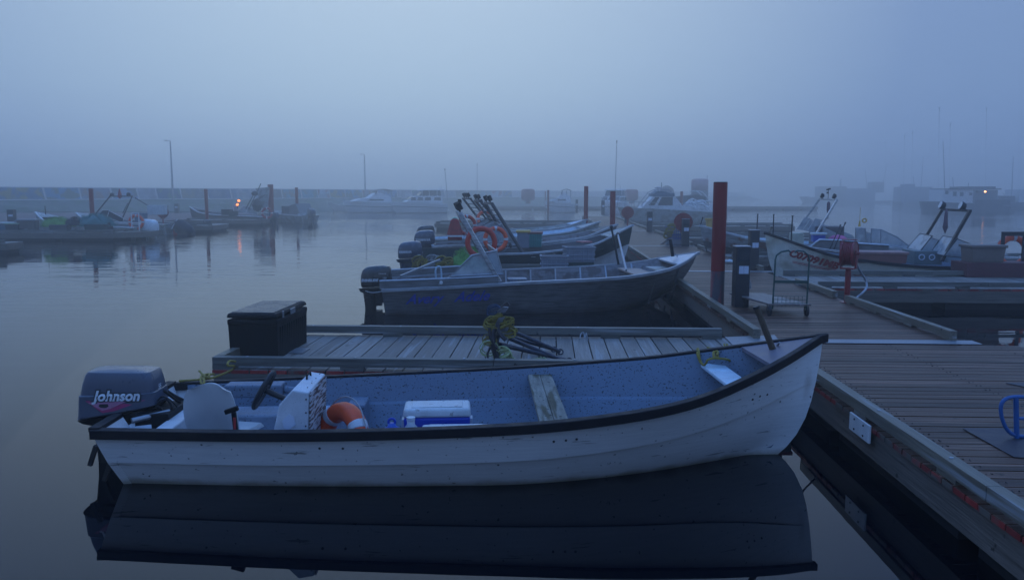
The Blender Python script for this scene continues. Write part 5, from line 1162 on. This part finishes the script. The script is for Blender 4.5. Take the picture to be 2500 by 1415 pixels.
life_ring('orange life ring in a white rack at the stern of the left skiff', atY(333, 542, 38.8), (R(88), 0, R(5)), m_orange, .38, .07)
m = MB()
for s_ in (-.18, .18): m.b2((s_ - .025, -.12, -.5), (s_ + .025, -.09, .45))
m.b2((-.205, -.125, .42), (.205, -.085, .47)); tag(m.build('white_rack', m_whitep, None, atY(333, 542, 38.8)), 'white rack holding the orange life ring on the left skiff', 'rack')
q = atY(328, 520, 40.5); reel('faded red round reel behind the life ring rack on the left', V(q.x, 43.8, .4), .78, .30, .16, R(80))
net('bright green net draped over a tote on the left pontoon', atY(142, 553, 37.4) , .75, .45, .40, m_net, 5)
net('blue-green net pile on the left pontoon under the dark arch', atY(236, 552, 37.6), .85, .5, .55, m_netb, 8)
net('dark blue tarp-like net beside the green net on the left pontoon', atY(182, 550, 37.4), .35, .4, .35, m_darkcan_and_shade, 9)
GT = 'totes on the left pontoon'
bigbox('blue tote under the white lid at the left picture edge', 'tote', 'tote', atY(8, 561, 37.3), R(2), (.7, .5, .30), m_bluecan, GT, lid=True, lidmat=m_whitepl)
bigbox('dark tote with pale green netting beside the left pedestal', 'tote', 'tote', atY(37, 561, 37.2), R(2), (.62, .5, .26), m_darkcan_and_shade, GT, lid=True, lidmat=mat('pale_green_cover', (.2, .3, .2)))
bigbox('dark box with a tilted grey lid left of the small skiff bow', 'tote', 'tote', atY(70, 558, 37.3), R(8), (.80, .5, .38), m_brown, GT, lid=True, lidmat=m_gcrate_and_haze)
bigbox('dark tote standing under the green net', 'tote', 'tote', atY(148, 561, 37.0), R(0), (.85, .4, .24), m_brown, GT)
bigbox('low dark green tote under the blue-green net', 'tote', 'tote', atY(236, 561, 37.0), R(0), (.95, .4, .26), m_dgcrate, GT)
# lamps on B3
lo = thing('warm_lamp', 'upper of the two lit orange lamps on the skiff across the basin', 'lamp', atY(583, 490, 58.5), 0, 'lit lamps on the far skiff'); m = MB(); m.lathe([(.02, -.09), (.085, -.05), (.10, 0), (.085, .05), (.02, .09)], 12); m.build('bulb', m_lamp, lo, smooth=True); m = MB(); m.cyl((0, 0, -.09), (0, 0, -.22), .05, n=8); m.build('holder', m_black, lo)
l2 = copytree(lo); l2.location = atY(579.5, 499.5, 58.4); l2['label'] = 'lower of the two lit orange lamps on the skiff across the basin'
pane_frame(B3, [[pt(B3, x, y, 58.5) for x, y in q] for q in (((572, 518), (568, 500), (582, 505), (580, 518)), ((578, 518), (594, 502), (606, 504), (600, 520)), ((606, 504), (628, 514), (628, 524), (600, 520)))], m_whitep, .02, m_glass)
m = MB()
for a, b in (((600, 510), (622, 470)), ((608, 510), (626, 472)), ((620, 495), (648, 475)), ((618, 492), (640, 478)), ((625, 475), (637, 448))): m.cyl(pt(B3, *a, 58.4), pt(B3, *b, 58.4), .03, n=6)
m.build('rigging_pole', m_black, B3.root)
m = MB()
for (px, py, w_, h_) in ((622, 472, .25, .35), (628, 500, .38, .95)):
    c_ = pt(B3, px, py, 58.3); m.lathe([(.03, -h_ * .5), (w_ * .7, -h_ * .4), (w_, 0), (w_ * .6, h_ * .35), (.03, h_ * .5)], 9, c=c_)
m.build('dark_bundle', m_darkcan_and_shade, B3.root)
o = thing('furled_sail', 'pale triangular cloth sail hanging by the dark bundles', 'sail', atY(645, 490, 59)); m = MB(); m.prism([(-.6, .9), (.45, 1.0), (.2, -.7), (-.1, -.75)], 0, .05, 1); m.build('cloth', m_palehull, o)
life_ring('red and white life ring at the stern of the skiff with the warm lamps', atY(652, 520, 57.2), (R(88), 0, R(0)), m_redcloth, .42, .08, tape=m_whitep)
m = MB(); m.b2((-.5, -.5, 0), (.9, .5, .75)); o = m.build('wheelhouse', m_brown, B4.root, loc=(3.0, 0, .5), bevel=.05)
m = MB(); m.prism([(-.8, 0), (1.2, 0), (1.0, .75), (.0, .9)], -.6, .6, 1); m.build('grey_cover', m_canvas_and_haze, B4.root, loc=(1.2, 0, .55))
m = MB(); rnd = random.Random(2)
for i in range(7): m.box((.3 + rnd.uniform(-.2, .3), rnd.uniform(-.6, .6), .66), (.25, .25, .15), RZ(rnd.uniform(0, 60)))
m.build('white_gear', m_whitepl, B4.root)
# ------------------------------------------------------------------ breakwater, wall with murals, lamp posts
Wa = V(-53.5, 78, 0); Wd = V(28, 45, 0).normalized(); Wn = V(Wd.y, -Wd.x, 0)      # wall line, camera side normal
def Wp(s, n, z): return Wa + Wd * s + Wn * n + V(0, 0, z)
m = MB(); rings = []; rnd = random.Random(11)
for i in range(90):
    s = -30 + i * 3.4; rings.append([Wp(s, -8, 1.5), Wp(s, .5, 1.55), Wp(s, 1.6 + rnd.uniform(-.3, .3), 1.35 + rnd.uniform(-.2, .15)), Wp(s, 3.4 + rnd.uniform(-.4, .4), .75 + rnd.uniform(-.25, .25)), Wp(s, 5.4 + rnd.uniform(-.4, .4), .1 + rnd.uniform(-.1, .3)), Wp(s, 7.5, -.8)])
m.loft(rings, False, False); tag(m.build('breakwater_bank', m_rock), kind='structure')
wl_ = thing('breakwater_wall', 'long low concrete wall with painted mural panels along the breakwater', 'wall', Wa, math.atan2(Wd.y, Wd.x))
m = MB(); m.b2((-30, -.0, 1.45), (270, .4, 2.93)); m.build('wall', m_conc, wl_)
m = MB(); m.b2((-30, -.10, 1.36), (270, .0 - .004, 1.56)); m.build('footing_ledge', mat('pale_concrete_ledge', (.55, .55, .55)), wl_)
cols = [((.10, .28, .36), (.26, .20, .12)), ((.06, .26, .34), (.12, .22, .18)), ((.38, .44, .50), (.30, .10, .08)), ((.10, .18, .28), (.30, .26, .10)), ((.10, .28, .44), (.16, .20, .14)), ((.22, .24, .30), (.30, .18, .14)), ((.12, .24, .42), (.08, .14, .16)), ((.40, .42, .46), (.3, .3, .34)),
        ((.05, .12, .22), (.12, .22, .16)), ((.25, .24, .24), (.3, .26, .18)), ((.10, .16, .26), (.18, .22, .28)), ((.36, .38, .42), (.2, .26, .34)), ((.10, .12, .14), (.2, .2, .16))]
s = -7.5; i = 0
while s < 100:
    w_ = [3.1, 3.6, 3.4, 4.6, 3.6, 3.4, 3.0, 2.2][i % 8]; a, b = cols[i % len(cols)]
    m = MB(); m.prism([(s, 1.66), (s + w_, 1.66), (s + w_ - .25, 2.83), (s - .25, 2.83)], -.03, -.006, 1)
    mm_ = mat('mural_paint_%d' % (i % len(cols)), a, .7, var=.35, vscale=1.2, patches=b, patch_scale=.8, patch_th=.52, soft=.04)
    m.build('mural_panel', mm_, wl_); s += w_ + .22; i += 1
def lamp_post(label, px, ytop, ybase, Y):
    b = atY(px, ybase, Y); t = atY(px, ytop, Y); o = thing('lamp_post', label, 'lamp post', b, 0, 'lamp posts on the breakwater'); h_ = t.z - b.z
    m = MB(); m.cyl((0, 0, 0), (-.0, 0, h_), .12, .075, 10); m.build('pole', m_steel, o)
    m = MB(); m.beam((0, 0, h_ - .03), (-.62, 0, h_ + .03), .10, .06); m.b2((-.62, -.14, h_ - .02), (-.30, .14, h_ + .08)); m.build('lamp_head', m_steel, o); return o
lamp_post('tall grey lamp post above the painted wall, nearest of the two', 423, 344, 490, 88)
lamp_post('smaller fainter lamp post behind the left cabin cruiser', 892, 377, 488, 118)
pole('thin faint mast rising from the breakwater between cruiser and moored skiffs', atY(1165, 480, 150), atY(1165, 400, 150), .07, m_steel, 'mast', 'distant masts')
pole('thin leaning aerial right of the right cabin cruiser', atY(1093, 490, 105), atY(1086, 412, 105), .05, m_steel, 'aerial', 'distant masts')
# ------------------------------------------------------------------ cruisers
def cruiser(label, loc, rz, Lg=7.5, style=0, mh=None, name='cabin_cruiser', grp='cabin cruisers'):
    """bow towards local +x"""
    mh = mh or m_whitep; o = thing(name, label, 'motorboat', loc, rz, grp); k = Lg / 7.5
    rings = []
    for i in range(15):
        t = i / 14; b = 1.3 * (1 - max(0, (t - .45) / .55) ** 2.2); zt_ = 1.05 + .35 * t * t; x = Lg * t
        rings.append([V(x + .0, -max(.03, b), zt_), V(x - .1 * t, -max(.02, b * .93), .55 + .2 * t), V(x - .5 * sst(.6, 1, t), -max(.01, b * .80), .05), V(x - .9 * sst(.6, 1, t), -.005, -.3), V(x - .9 * sst(.6, 1, t), .005, -.3), V(x - .5 * sst(.6, 1, t), max(.01, b * .80), .05), V(x - .1 * t, max(.02, b * .93), .55 + .2 * t), V(x, max(.03, b), zt_)])
    m = MB(); m.loft(rings, True); m.build('hull', mh, o, smooth=False)
    m = MB()
    for s_ in (-1, 1):
        m.tube([r_[1 if s_ < 0 else 6] + V(0, s_ * .01, .05) for r_ in rings], .035, 5)
    m.build('rub_strip', m_gun, o)
    def shell(prof, w0, w1, nm, mt, par=o):      # prof = (x,z) outline; bottom width w0, top width w1
        z0, z1 = min(p_[1] for p_ in prof), max(p_[1] for p_ in prof); m = MB(); A_ = []; Bq = []
        for x, z in prof:
            w_ = w0 + (w1 - w0) * (z - z0) / (z1 - z0); A_.append(V(x * k, -w_, z)); Bq.append(V(x * k, w_, z))
        n = len(prof); m.add(A_ + Bq, [tuple(range(n))[::-1], tuple(range(n, 2 * n))] + [(i, (i + 1) % n, (i + 1) % n + n, i + n) for i in range(n)])
        return m.build(nm, mt, par, bevel=.05)
    def side_win(x0, x1, z0, z1, y, rk=.2):
        for s_ in (-1, 1):
            m = MB(); m.prism([(x0 * k, z0), (x1 * k, z0), ((x1 - rk) * k, z1), ((x0 + .05) * k, z1)], s_ * y, s_ * (y + .02), 1); m.build('window', m_darkglass, o)
    if style == 0:
        shell([(.9, 1.1), (6.6, 1.3), (5.6, 1.6), (4.2, 1.75), (3.3, 2.3), (2.6, 2.35), (1.2, 1.9)], 1.15, .85, 'cabin_top', mh)
        side_win(2.2, 4.6, 1.36, 1.58, 1.06, .5)
        m = MB(); m.tube([V(3.6 * k, -.9, 1.7), V(3.1 * k, -.85, 2.5), V(3.1 * k, .85, 2.5), V(3.6 * k, .9, 1.7)], .05, 6); m.add([V(3.62 * k, -.85, 1.75), V(3.62 * k, .85, 1.75), V(3.15 * k, .8, 2.45), V(3.15 * k, -.8, 2.45)], [(0, 1, 2, 3)]); m.build('windscreen', m_darkglass, o, fix=False)
        m = MB(); m.loft([[V((.9 + 2.4 * f) * k, -.95, 2.55 + .16 * math.sin(math.pi * f)), V((.9 + 2.4 * f) * k, .95, 2.55 + .16 * math.sin(math.pi * f)), V((.9 + 2.4 * f) * k, .95, 2.62 + .18 * math.sin(math.pi * f)), V((.9 + 2.4 * f) * k, -.95, 2.62 + .18 * math.sin(math.pi * f))] for f in [i / 8 for i in range(9)]], True); m.build('canvas_top', m_canvas_and_haze, o)
        for x in (1.0, 2.0, 3.1):
            for s_ in (-1, 1): m = MB(); m.cyl((x * k, s_ * .92, 1.3), (x * k, s_ * .9, 2.6), .03, n=5); m.build('top_post', m_steel, o)
    else:
        shell([(.7, 1.1), (5.8, 1.25), (4.6, 1.95), (.7, 1.95)], 1.12, .98, 'cabin', mh)
        for (a, b) in ((.9, 1.9), (2.3, 3.2), (3.4, 4.2), (4.4, 5.1)): side_win(a, b, 1.45, 1.83, 1.05, .12)
        for y_ in (-.7, 0, .7): m = MB(); m.add([V((5.38 + .02) * k, y_ - .28, 1.53), V((5.38 + .02) * k, y_ + .28, 1.53), V((4.72 + .02) * k, y_ * .95 - .26, 1.90), V((4.72 + .02) * k, y_ * .95 + .26, 1.90)], [(0, 1, 3, 2)]); m.build('front_window', m_darkglass, o, fix=False)
        shell([(.2, 2.60), (3.6, 2.60), (3.4, 2.72), (.3, 2.72)], 1.0, .95, 'hardtop', mh)
        shell([(.8, 1.97), (3.9, 1.97), (3.3, 2.58), (.9, 2.58)], .92, .85, 'enclosure', m_darkglass)
        for x in (.3, 1.4, 2.5, 3.5):
            for s_ in (-1, 1): m = MB(); m.cyl((x * k, s_ * .94, 1.95), (x * k, s_ * .9, 2.62), .035, n=5); m.build('top_post', mh, o)
        m = MB()
        m.tube([V(.6 * k, -.3, 2.7), V(.6 * k, -.3, 3.2), V(.6 * k, .3, 3.2), V(.6 * k, .3, 2.7)], .03, 5); m.build('top_frame', mh, o)
    m = MB()
    for s_ in (-1, 1):
        P_ = [V(r_[0].x, s_ * abs(r_[0].y) * .95, r_[0].z + .45) for r_ in rings[6:]]; m.tube(P_, .022, 5)
        for r_ in rings[6::2]: m.cyl(V(r_[0].x, s_ * abs(r_[0].y) * .95, r_[0].z), V(r_[0].x, s_ * abs(r_[0].y) * .95, r_[0].z + .45), .018, n=5)
    m.build('bow_rail', m_steel, o)
    m = MB(); m.b2((-.5, -1.0, .25), (.0, 1.0, .32)); m.build('swim_platform', mh, o)
    return o
GC = (0, 0)
q = atY(975, 515, 100); cruiser('white cabin cruiser with a grey canvas top and raked bow, left of the pair', V(q.x, 98, 0), R(205), 6.6, 0)
q = atY(1090, 515, 97); cruiser('boxy white cabin cruiser with four dark windows and hard top, right of the pair', V(q.x, 95, 0), R(200), 6.4, 1)
q = atY(872, 500, 108); bt, zt = tabs(1.0, .5, .8, 1.3); LB = Boat('small_runabout', 'small low white runabout moored left of the two cabin cruisers', 'boat', (q.x, 106), (q.x - 3.1, 104), bt, zt, m_whitep, m_palehull, m_whitep, rake=.6, lap=0, deck=.5)
pane_frame(LB, [[V(1.6, -.6, .9), V(1.2, -.5, 1.35), V(1.2, .5, 1.35), V(1.6, .6, .9)]], m_whitep, .03, m_darkglass)
q = atY(1400, 500, 96); cruiser('low faint white boat with a small canopy beyond the thin red pile', V(q.x + .2, 97, 0), R(178), 3.6, 0)
q = atY(1515, 505, 90); cruiser('faint white boat seen bow-on behind the second red pile', V(q.x, 92, 0), R(250), 5.5, 1)
# motor yacht with flying bridge
Y_ = 62; q = atY(1765, 520, Y_); my = thing('motor_yacht', 'grey-white motor yacht with blue canvas flying bridge behind the red reels', 'motorboat', V(q.x, Y_, 0), R(180), 'cabin cruisers'); ky = 1
def mx(px): return (q.x - atY(px, 500, Y_).x)
def mz(py): return atY(1600, py, Y_).z
rings = []
for i in range(15):
    t = i / 14; b = 1.35 * (1 - max(0, (t - .5) / .5) ** 2.2); Lx = mx(1508); x = Lx * t; zt_ = .75 + .42 * t
    rings.append([V(x, -max(.03, b), zt_), V(x - .4 * sst(.6, 1, t), -max(.01, b * .8), .1), V(x - .8 * sst(.6, 1, t), 0, -.3), V(x - .4 * sst(.6, 1, t), max(.01, b * .8), .1), V(x, max(.03, b), zt_)])
m = MB(); m.loft(rings, True); m.build('hull', m_palehull, my)
m = MB(); m.prism([(mx(1680), .9), (mx(1560), 1.1), (mx(1590), mz(478)), (mx(1640), mz(478)), (mx(1668), 1.0)], -.95, .95, 1); m.build('cabin', m_whitep, my, bevel=.04)
for s_ in (-1, 1):
    m = MB(); m.prism([(mx(1578), 1.32), (mx(1594), mz(481)), (mx(1604), mz(481)), (mx(1592), 1.32)], s_ * .955, s_ * .975, 1); m.prism([(mx(1600), 1.32), (mx(1610), mz(481)), (mx(1636), mz(481)), (mx(1636), 1.32)], s_ * .955, s_ * .975, 1); m.build('window', m_darkglass, my)
m = MB(); m.b2((mx(1640), -1.0, mz(480)), (mx(1588), 1.0, mz(472))); m.prism([(mx(1588), mz(474)), (mx(1600), mz(466)), (mx(1612), mz(466)), (mx(1640), mz(474))], -.9, .9, 1); m.build('blue_canvas', m_bluecan, my, bevel=.03)
m = MB()
for s_ in (-.85, .85):
    m.tube([V(mx(1560), s_, 1.25), V(mx(1586), s_, mz(470)), V(mx(1600), s_, mz(463)), V(mx(1628), s_, mz(463)), V(mx(1640), s_, mz(478)), V(mx(1640), s_, 1.0)], .035, 6)
    m.tube([V(mx(1612), s_, mz(463)), V(mx(1590), s_, 1.1)], .025, 5); m.tube([V(mx(1600), s_, mz(463)), V(mx(1622), s_, mz(490))], .03, 5)
m.b2((mx(1625), -.4, mz(464)), (mx(1603), .4, mz(461.5))); m.cyl((mx(1614), 0, mz(463)), (mx(1614), 0, mz(445)), .05, .03, 6); m.lathe([(.02, 0), (.28, .02), (.28, .1), (.1, .16)], 12, c=(mx(1606), 0, mz(461)))
m.build('bridge_frame', m_steel, my)
m = MB(); m.beam((mx(1625), -.97, mz(484)), (mx(1650), -.97, mz(500)), .10, .14); m.build('dark_strut', m_black, my)
m = MB()
for s_ in (-1, 1):
    P_ = [V(r_[0].x, s_ * abs(r_[0].y) * .95, r_[0].z + .50) for r_ in rings[9:]]; m.tube(P_, .025, 5)
    for r_ in rings[9:]: m.cyl(V(r_[0].x, s_ * abs(r_[0].y) * .95, r_[0].z), V(r_[0].x, s_ * abs(r_[0].y) * .95, r_[0].z + .50), .02, n=5)
    m.tube([V(mx(x_), s_ * 1.2, mz(y_)) for x_, y_ in ((1660, 497), (1700, 498), (1740, 502))], .02, 5)
m.build('rail', m_steel, my)
m = MB(); rnd = random.Random(8)
for i in range(16): a = V(mx(rnd.uniform(1675, 1705)), rnd.uniform(-.8, .2), mz(rnd.uniform(492, 510))); m.tube([a, a + V(rnd.uniform(-.9, 0), rnd.uniform(-.3, .3), rnd.uniform(-.1, .4)), a + V(rnd.uniform(-1.5, -.5), 0, rnd.uniform(-.6, .0))], .05, 5, smooth=4)
m.build('white_fenders_and_lines', m_whitep, my)
pole('tall thin aerial rising above the second red pile', atY(1501, 490, 66), atY(1506, 343, 66), .03, m_steel, 'aerial', 'distant masts')
# dark canopied boat and the buoys
Yc = 86; q = atY(1742, 505, Yc); cb = thing('canopied_boat', 'boat with a dark canopy inside a white frame left of the tallest pile', 'motorboat', V(q.x, Yc, 0), R(180), 'cabin cruisers')
lx = q.x - atY(1630, 500, Yc).x; m = MB(); m.prism([(-.3, -.2), (lx - .3, -.2), (lx + .3, 1.1), (-.3, .9)], -1.1, 1.1, 1); m.build('hull', m_whitep, cb, bevel=.05)
m = MB(); m.prism([(.9, .95), (lx - .5, 1.1), (lx - .7, 1.9), (lx * .4, 2.15), (1.0, 1.9)], -.9, .9, 1); m.build('canopy', m_darkcan_and_shade, cb, bevel=.08)
m = MB()
for s_ in (-.95, .95): m.tube([V(lx - .1, s_, 1.0), V(lx - .5, s_, 2.3), V(lx - .7, s_, 2.45)], .04, 5); m.tube([V(2.4, s_, 2.5), V(1.4, s_, 2.35), V(.4, s_, 1.0)], .05, 5, smooth=4)
m.build('white_frame', m_whitep, cb)
def buoy(label, px, ytop, ybase, wpx, Y, prof=0):
    b = atY(px, ybase, Y); t = atY(px, ytop, Y); r_ = wpx / FPX * Y / 2; h_ = t.z - b.z; o = thing('navigation_buoy', label, 'buoy', b, 0, 'stored navigation buoys')
    if prof == 0: m = MB(); m.lathe([(r_ * .35, 0), (r_ * .35, h_ * .18), (r_ * .8, h_ * .22), (r_, h_ * .34), (r_, h_ * .86), (r_ * .85, h_ * .97), (r_ * .5, h_)], 20); m.build('float_body', m_buoyr, o, smooth=True)
    elif prof == 1:
        m = MB(); m.lathe([(r_ * 1.15, 0), (r_ * 1.0, h_ * .3), (r_ * .98, h_ * .55)], 20); m.build('lower_body', m_shiphull, o, smooth=True)
        m = MB(); m.lathe([(r_ * .985, h_ * .551), (r_ * .98, h_ * .92), (r_ * .9, h_ * .98), (r_ * .5, h_)], 20); m.build('upper_band', mat('pale_pink_band', (.45, .22, .24)), o, smooth=True)
        m = MB(); m.cyl((r_ * .85, 0, h_ * .9), (r_ * .85, 0, h_ * 1.12), .05, n=5); m.build('post', m_steel, o)
    else: m = MB(); m.lathe([(r_, 0), (r_, h_ * .5), (r_ * .75, h_ * .85), (r_ * .2, h_)], 20); m.build('float_body', m_brown, o, smooth=True)
buoy('faded red drum buoy with rounded corners beyond the basin', 1289, 461, 497, 33, 113)
buoy('faded red buoy standing between the second pile and the motor yacht', 1541, 462, 497, 33, 114)
buoy('tall two-tone buoy tower with a pink upper half, left of the tallest pile', 1707, 436, 500, 41, 110, 1)
buoy('dark rounded buoy just right of the flying bridge', 1627, 453, 500, 40, 112, 2)
# ------------------------------------------------------------------ fishing ships on the right
def ship(name, label, px0, px1, Y, prof, mh, blocks, masts=(), grp='misty fishing vessels', depth=4.5):
    """prof: hull outline in picture terms at distance Y (x, y of the photo turned into metres once)"""
    c = atY((px0 + px1) / 2, 500, Y); o = thing(name, label, 'fishing boat', V(c.x, Y, 0), 0, grp)
    def q(px, py): p_ = atY(px, py, Y); return (p_.x - c.x, p_.z)
    n = len(prof); P_ = [q(*a) for a in prof]; m = MB(); rings = []
    for f, s_ in ((0, .93), (.25, 1), (.75, 1), (1, .93)): rings.append([V(x * s_, depth * (f - .0), z) for x, z in P_])
    m.loft(rings, True); m.build('hull', mh, o)
    for nm, a, b, y0, y1, mt in blocks:
        x0, z0 = q(*a); x1, z1 = q(*b); m = MB(); m.b2((min(x0, x1), y0, min(z0, z1)), (max(x0, x1), y1, max(z0, z1))); m.build(nm, mt, o, bevel=.03 if nm != 'window' else 0)
    for (xa, ya, xb, yb, r_) in masts:
        x0, z0 = q(xa, ya); x1, z1 = q(xb, yb); m = MB(); m.cyl((x0, depth * .5, z0), (x1, depth * .5, z1), r_, r_ * .6, 6); m.build('mast', m_steel, o)
    return o
S3 = ship('fishing_vessel', 'dark-hulled fishing boat with a white wheelhouse and a lit deck lamp', 2270, 2470, 100, [(2282, 492), (2290, 522), (2468, 522), (2476, 505), (2440, 500), (2400, 498), (2310, 494)], m_shiphull,
     [('wheelhouse', (2309, 463), (2381, 496), .6, 4.0, m_whitep), ('wheelhouse_roof', (2312, 460), (2450, 463), .4, 4.2, m_brown), ('aft_shelter', (2384, 464), (2446, 497), 1.0, 3.8, mat('aft_shelter_paint', (.16, .18, .20))), ('roof_gear', (2350, 455), (2445, 460), 1.2, 3.0, m_brown),
      ('window', (2314, 465), (2321, 474), .57, .599, m_darkglass), ('window', (2333, 468), (2341, 479), .57, .599, m_darkglass), ('window', (2350, 469), (2358, 479), .57, .599, m_darkglass), ('window', (2373, 470), (2380, 477), .57, .599, m_darkglass), ('aft_bulwark', (2385, 487), (2470, 500), .3, .5, m_shiphull)],
     [(2388, 462, 2390, 445, .06), (2352, 462, 2350, 432, .05), (2330, 462, 2326, 340, .06)])
dl = thing('deck_lamp', 'lit deck lamp on the misty fishing boat with the white wheelhouse', 'lamp', atY(2405, 468, 99.2)); m = MB(); m.lathe([(.02, -.10), (.11, -.06), (.13, 0), (.11, .06), (.02, .1)], 12); m.build('bulb', m_lamp2, dl, smooth=True); m = MB(); m.b2((-.12, .12, -.05), (.12, 1.8, .15)); m.build('bracket', m_black, dl)
ship('fishing_vessel', 'faint dark vessel with a boxy house, left of the white wheelhouse', 2200, 2300, 165, [(2198, 492), (2204, 508), (2300, 508), (2306, 496), (2260, 494)], m_canvas_and_haze,  # pale grey hull and houses put the fog's fade into the colour
     [('deckhouse', (2204, 456), (2278, 494), .6, 4, m_gcrate_and_haze), ('forward_house', (2278, 470), (2298, 496), 1, 3.5, m_canvas_and_haze), ('bridge', (2215, 449), (2240, 456), 1, 3, m_gcrate_and_haze)], [(2245, 456, 2243, 430, .09), (2262, 456, 2268, 380, .07)])
ship('fishing_vessel', 'faintest long vessel with a low house and a radar mast, leftmost of the misty ships', 1960, 2170, 205, [(1962, 480), (1975, 501), (2165, 501), (2190, 490), (2100, 492)], m_canvas_and_haze,  # greys kept pale so the ship's own colour carries the haze
     [('deckhouse', (2008, 455), (2068, 492), .6, 5, m_canvas_and_haze), ('midship_house', (2068, 460), (2140, 492), .9, 5, m_gcrate_and_haze), ('stern_house', (2135, 444), (2162, 470), 1, 4, m_canvas_and_haze)], [(2060, 460, 2062, 435, .25), (2126, 460, 2122, 415, .12), (2162, 460, 2176, 400, .10)])
ship('fishing_vessel', 'dark cluttered vessel cut off by the right picture edge', 2420, 2560, 118, [(2440, 496), (2450, 516), (2560, 516), (2560, 492), (2500, 494)], m_shiphull,
     [('deckhouse', (2468, 478), (2484, 498), .6, 4, m_shiphull), ('net_drum', (2445, 482), (2462, 497), 1, 3.5, m_brown), ('stern_house', (2494, 462), (2540, 496), .5, 4, m_whitep)], [(2492, 498, 2497, 380, .08), (2478, 480, 2470, 470, .05)])
for k, (px, yt, Y) in enumerate(((2205, 330, 230), (2290, 262, 240), (2317, 300, 230), (2405, 262, 235), (2160, 345, 250), (2225, 320, 240))):
    where = ['leftmost of the tall masts right of the low ship', 'tall faint mast behind the boxy dark vessel', 'tall faint mast left of the white wheelhouse', 'tall faint mast above the lit deck lamp', 'short faint mast above the faintest long vessel', 'faint mast just left of the boxy dark vessel'][k]
    pole(where, atY(px, 500, Y), atY(px + 3, yt, Y), .06, m_steel, 'mast', 'distant masts')

# more gear in the left group
ped_at('tall narrow dark pedestal behind the white tank on the landing stage', 405, 520, 500, 8, z=.404)
kick = Boat('stub_tender', 'small dark tender lying behind the black covered outboard', 'boat', (P2(505, 47)[0], 46.6), (P2(432, 48)[0], 48.2), *tabs(.6, .35, .4, .6), m_brown, m_brown, m_gun, rake=.2, lap=0)
outb(kick, m_black_cowl, .8, .40)
bigbox('blue barrel-like tub under the windscreen of the skiff with the arch', 'tub', 'tub', atY(345, 541, 40.0), R(3), (.5, .4, .42), m_bluecan, GT)
bigbox('dark crate standing at the end of the left pontoon', 'tote', 'tote', atY(262, 560, 37.6), R(0), (.40, .4, .34), m_darkcan_and_shade, GT, ribs=1)
bigbox('grey crate between the pedestal and the tilted grey lid on the left pontoon', 'tote', 'tote', atY(52, 561, 38.3), R(4), (.45, .4, .45), m_gcrate_and_haze, GT, ribs=2)
bigbox('dark crate in the skiff with the warm lamps', 'tote', 'tote', atY(555, 525, 58.3), R(0), (.7, .5, .42), m_darkcan_and_shade, GT, ribs=1)
bigbox('dark crate beside the windscreen of the skiff with the warm lamps', 'tote', 'tote', atY(570, 527, 57.9), R(9), (.6, .5, .36), m_dgcrate, GT)
for lab, a, b in (('thin dark rod standing in the bow of the small left skiff', (112, 524, 41), (110, 503, 41)), ('thin rod leaning by the windscreen of the skiff with the arch', (300, 520, 43), (312, 496, 43)), ('long pale rod slanting down from the arch of the left skiff', (385, 516, 43), (330, 483, 43))):
    pole(lab, atY(*a), atY(*b), .022)

m = MB(); m.tube([SK.M @ V(5.25, .03, .94), SK.M @ V(5.33, .25, .80), D(-.02, -.15, .47), D(.08, -.1, .50)], .009, 6, smooth=6)
tag(m.build('mooring_rope', m_greyrope), 'pale slack line from the bow of the white skiff to the walkway curb', 'rope', 'mooring ropes')
m = MB(); m.tube([AL.M @ V(5.7, .1, .98), AL.M @ V(5.9, .45, .80), D(.05, 8.9, .5)], .010, 6, smooth=6)
tag(m.build('mooring_rope', m_greyrope), 'pale line from the bow of the aluminium boat to the walkway curb', 'rope', 'mooring ropes')

rnd = random.Random(21)
m = MB()
for i in range(82):
    sy = (i + .5) * (11.55 / 82)
    for wx in (.30, .34, 1.48, 1.52, 2.70): m.cyl((wx + rnd.uniform(-.006, .006), sy + rnd.uniform(-.03, .03), .399), (wx, sy, .4035), .0045, n=6)
nh = m.build('nail_heads', m_rust, near); nh['kind'] = 'stuff'
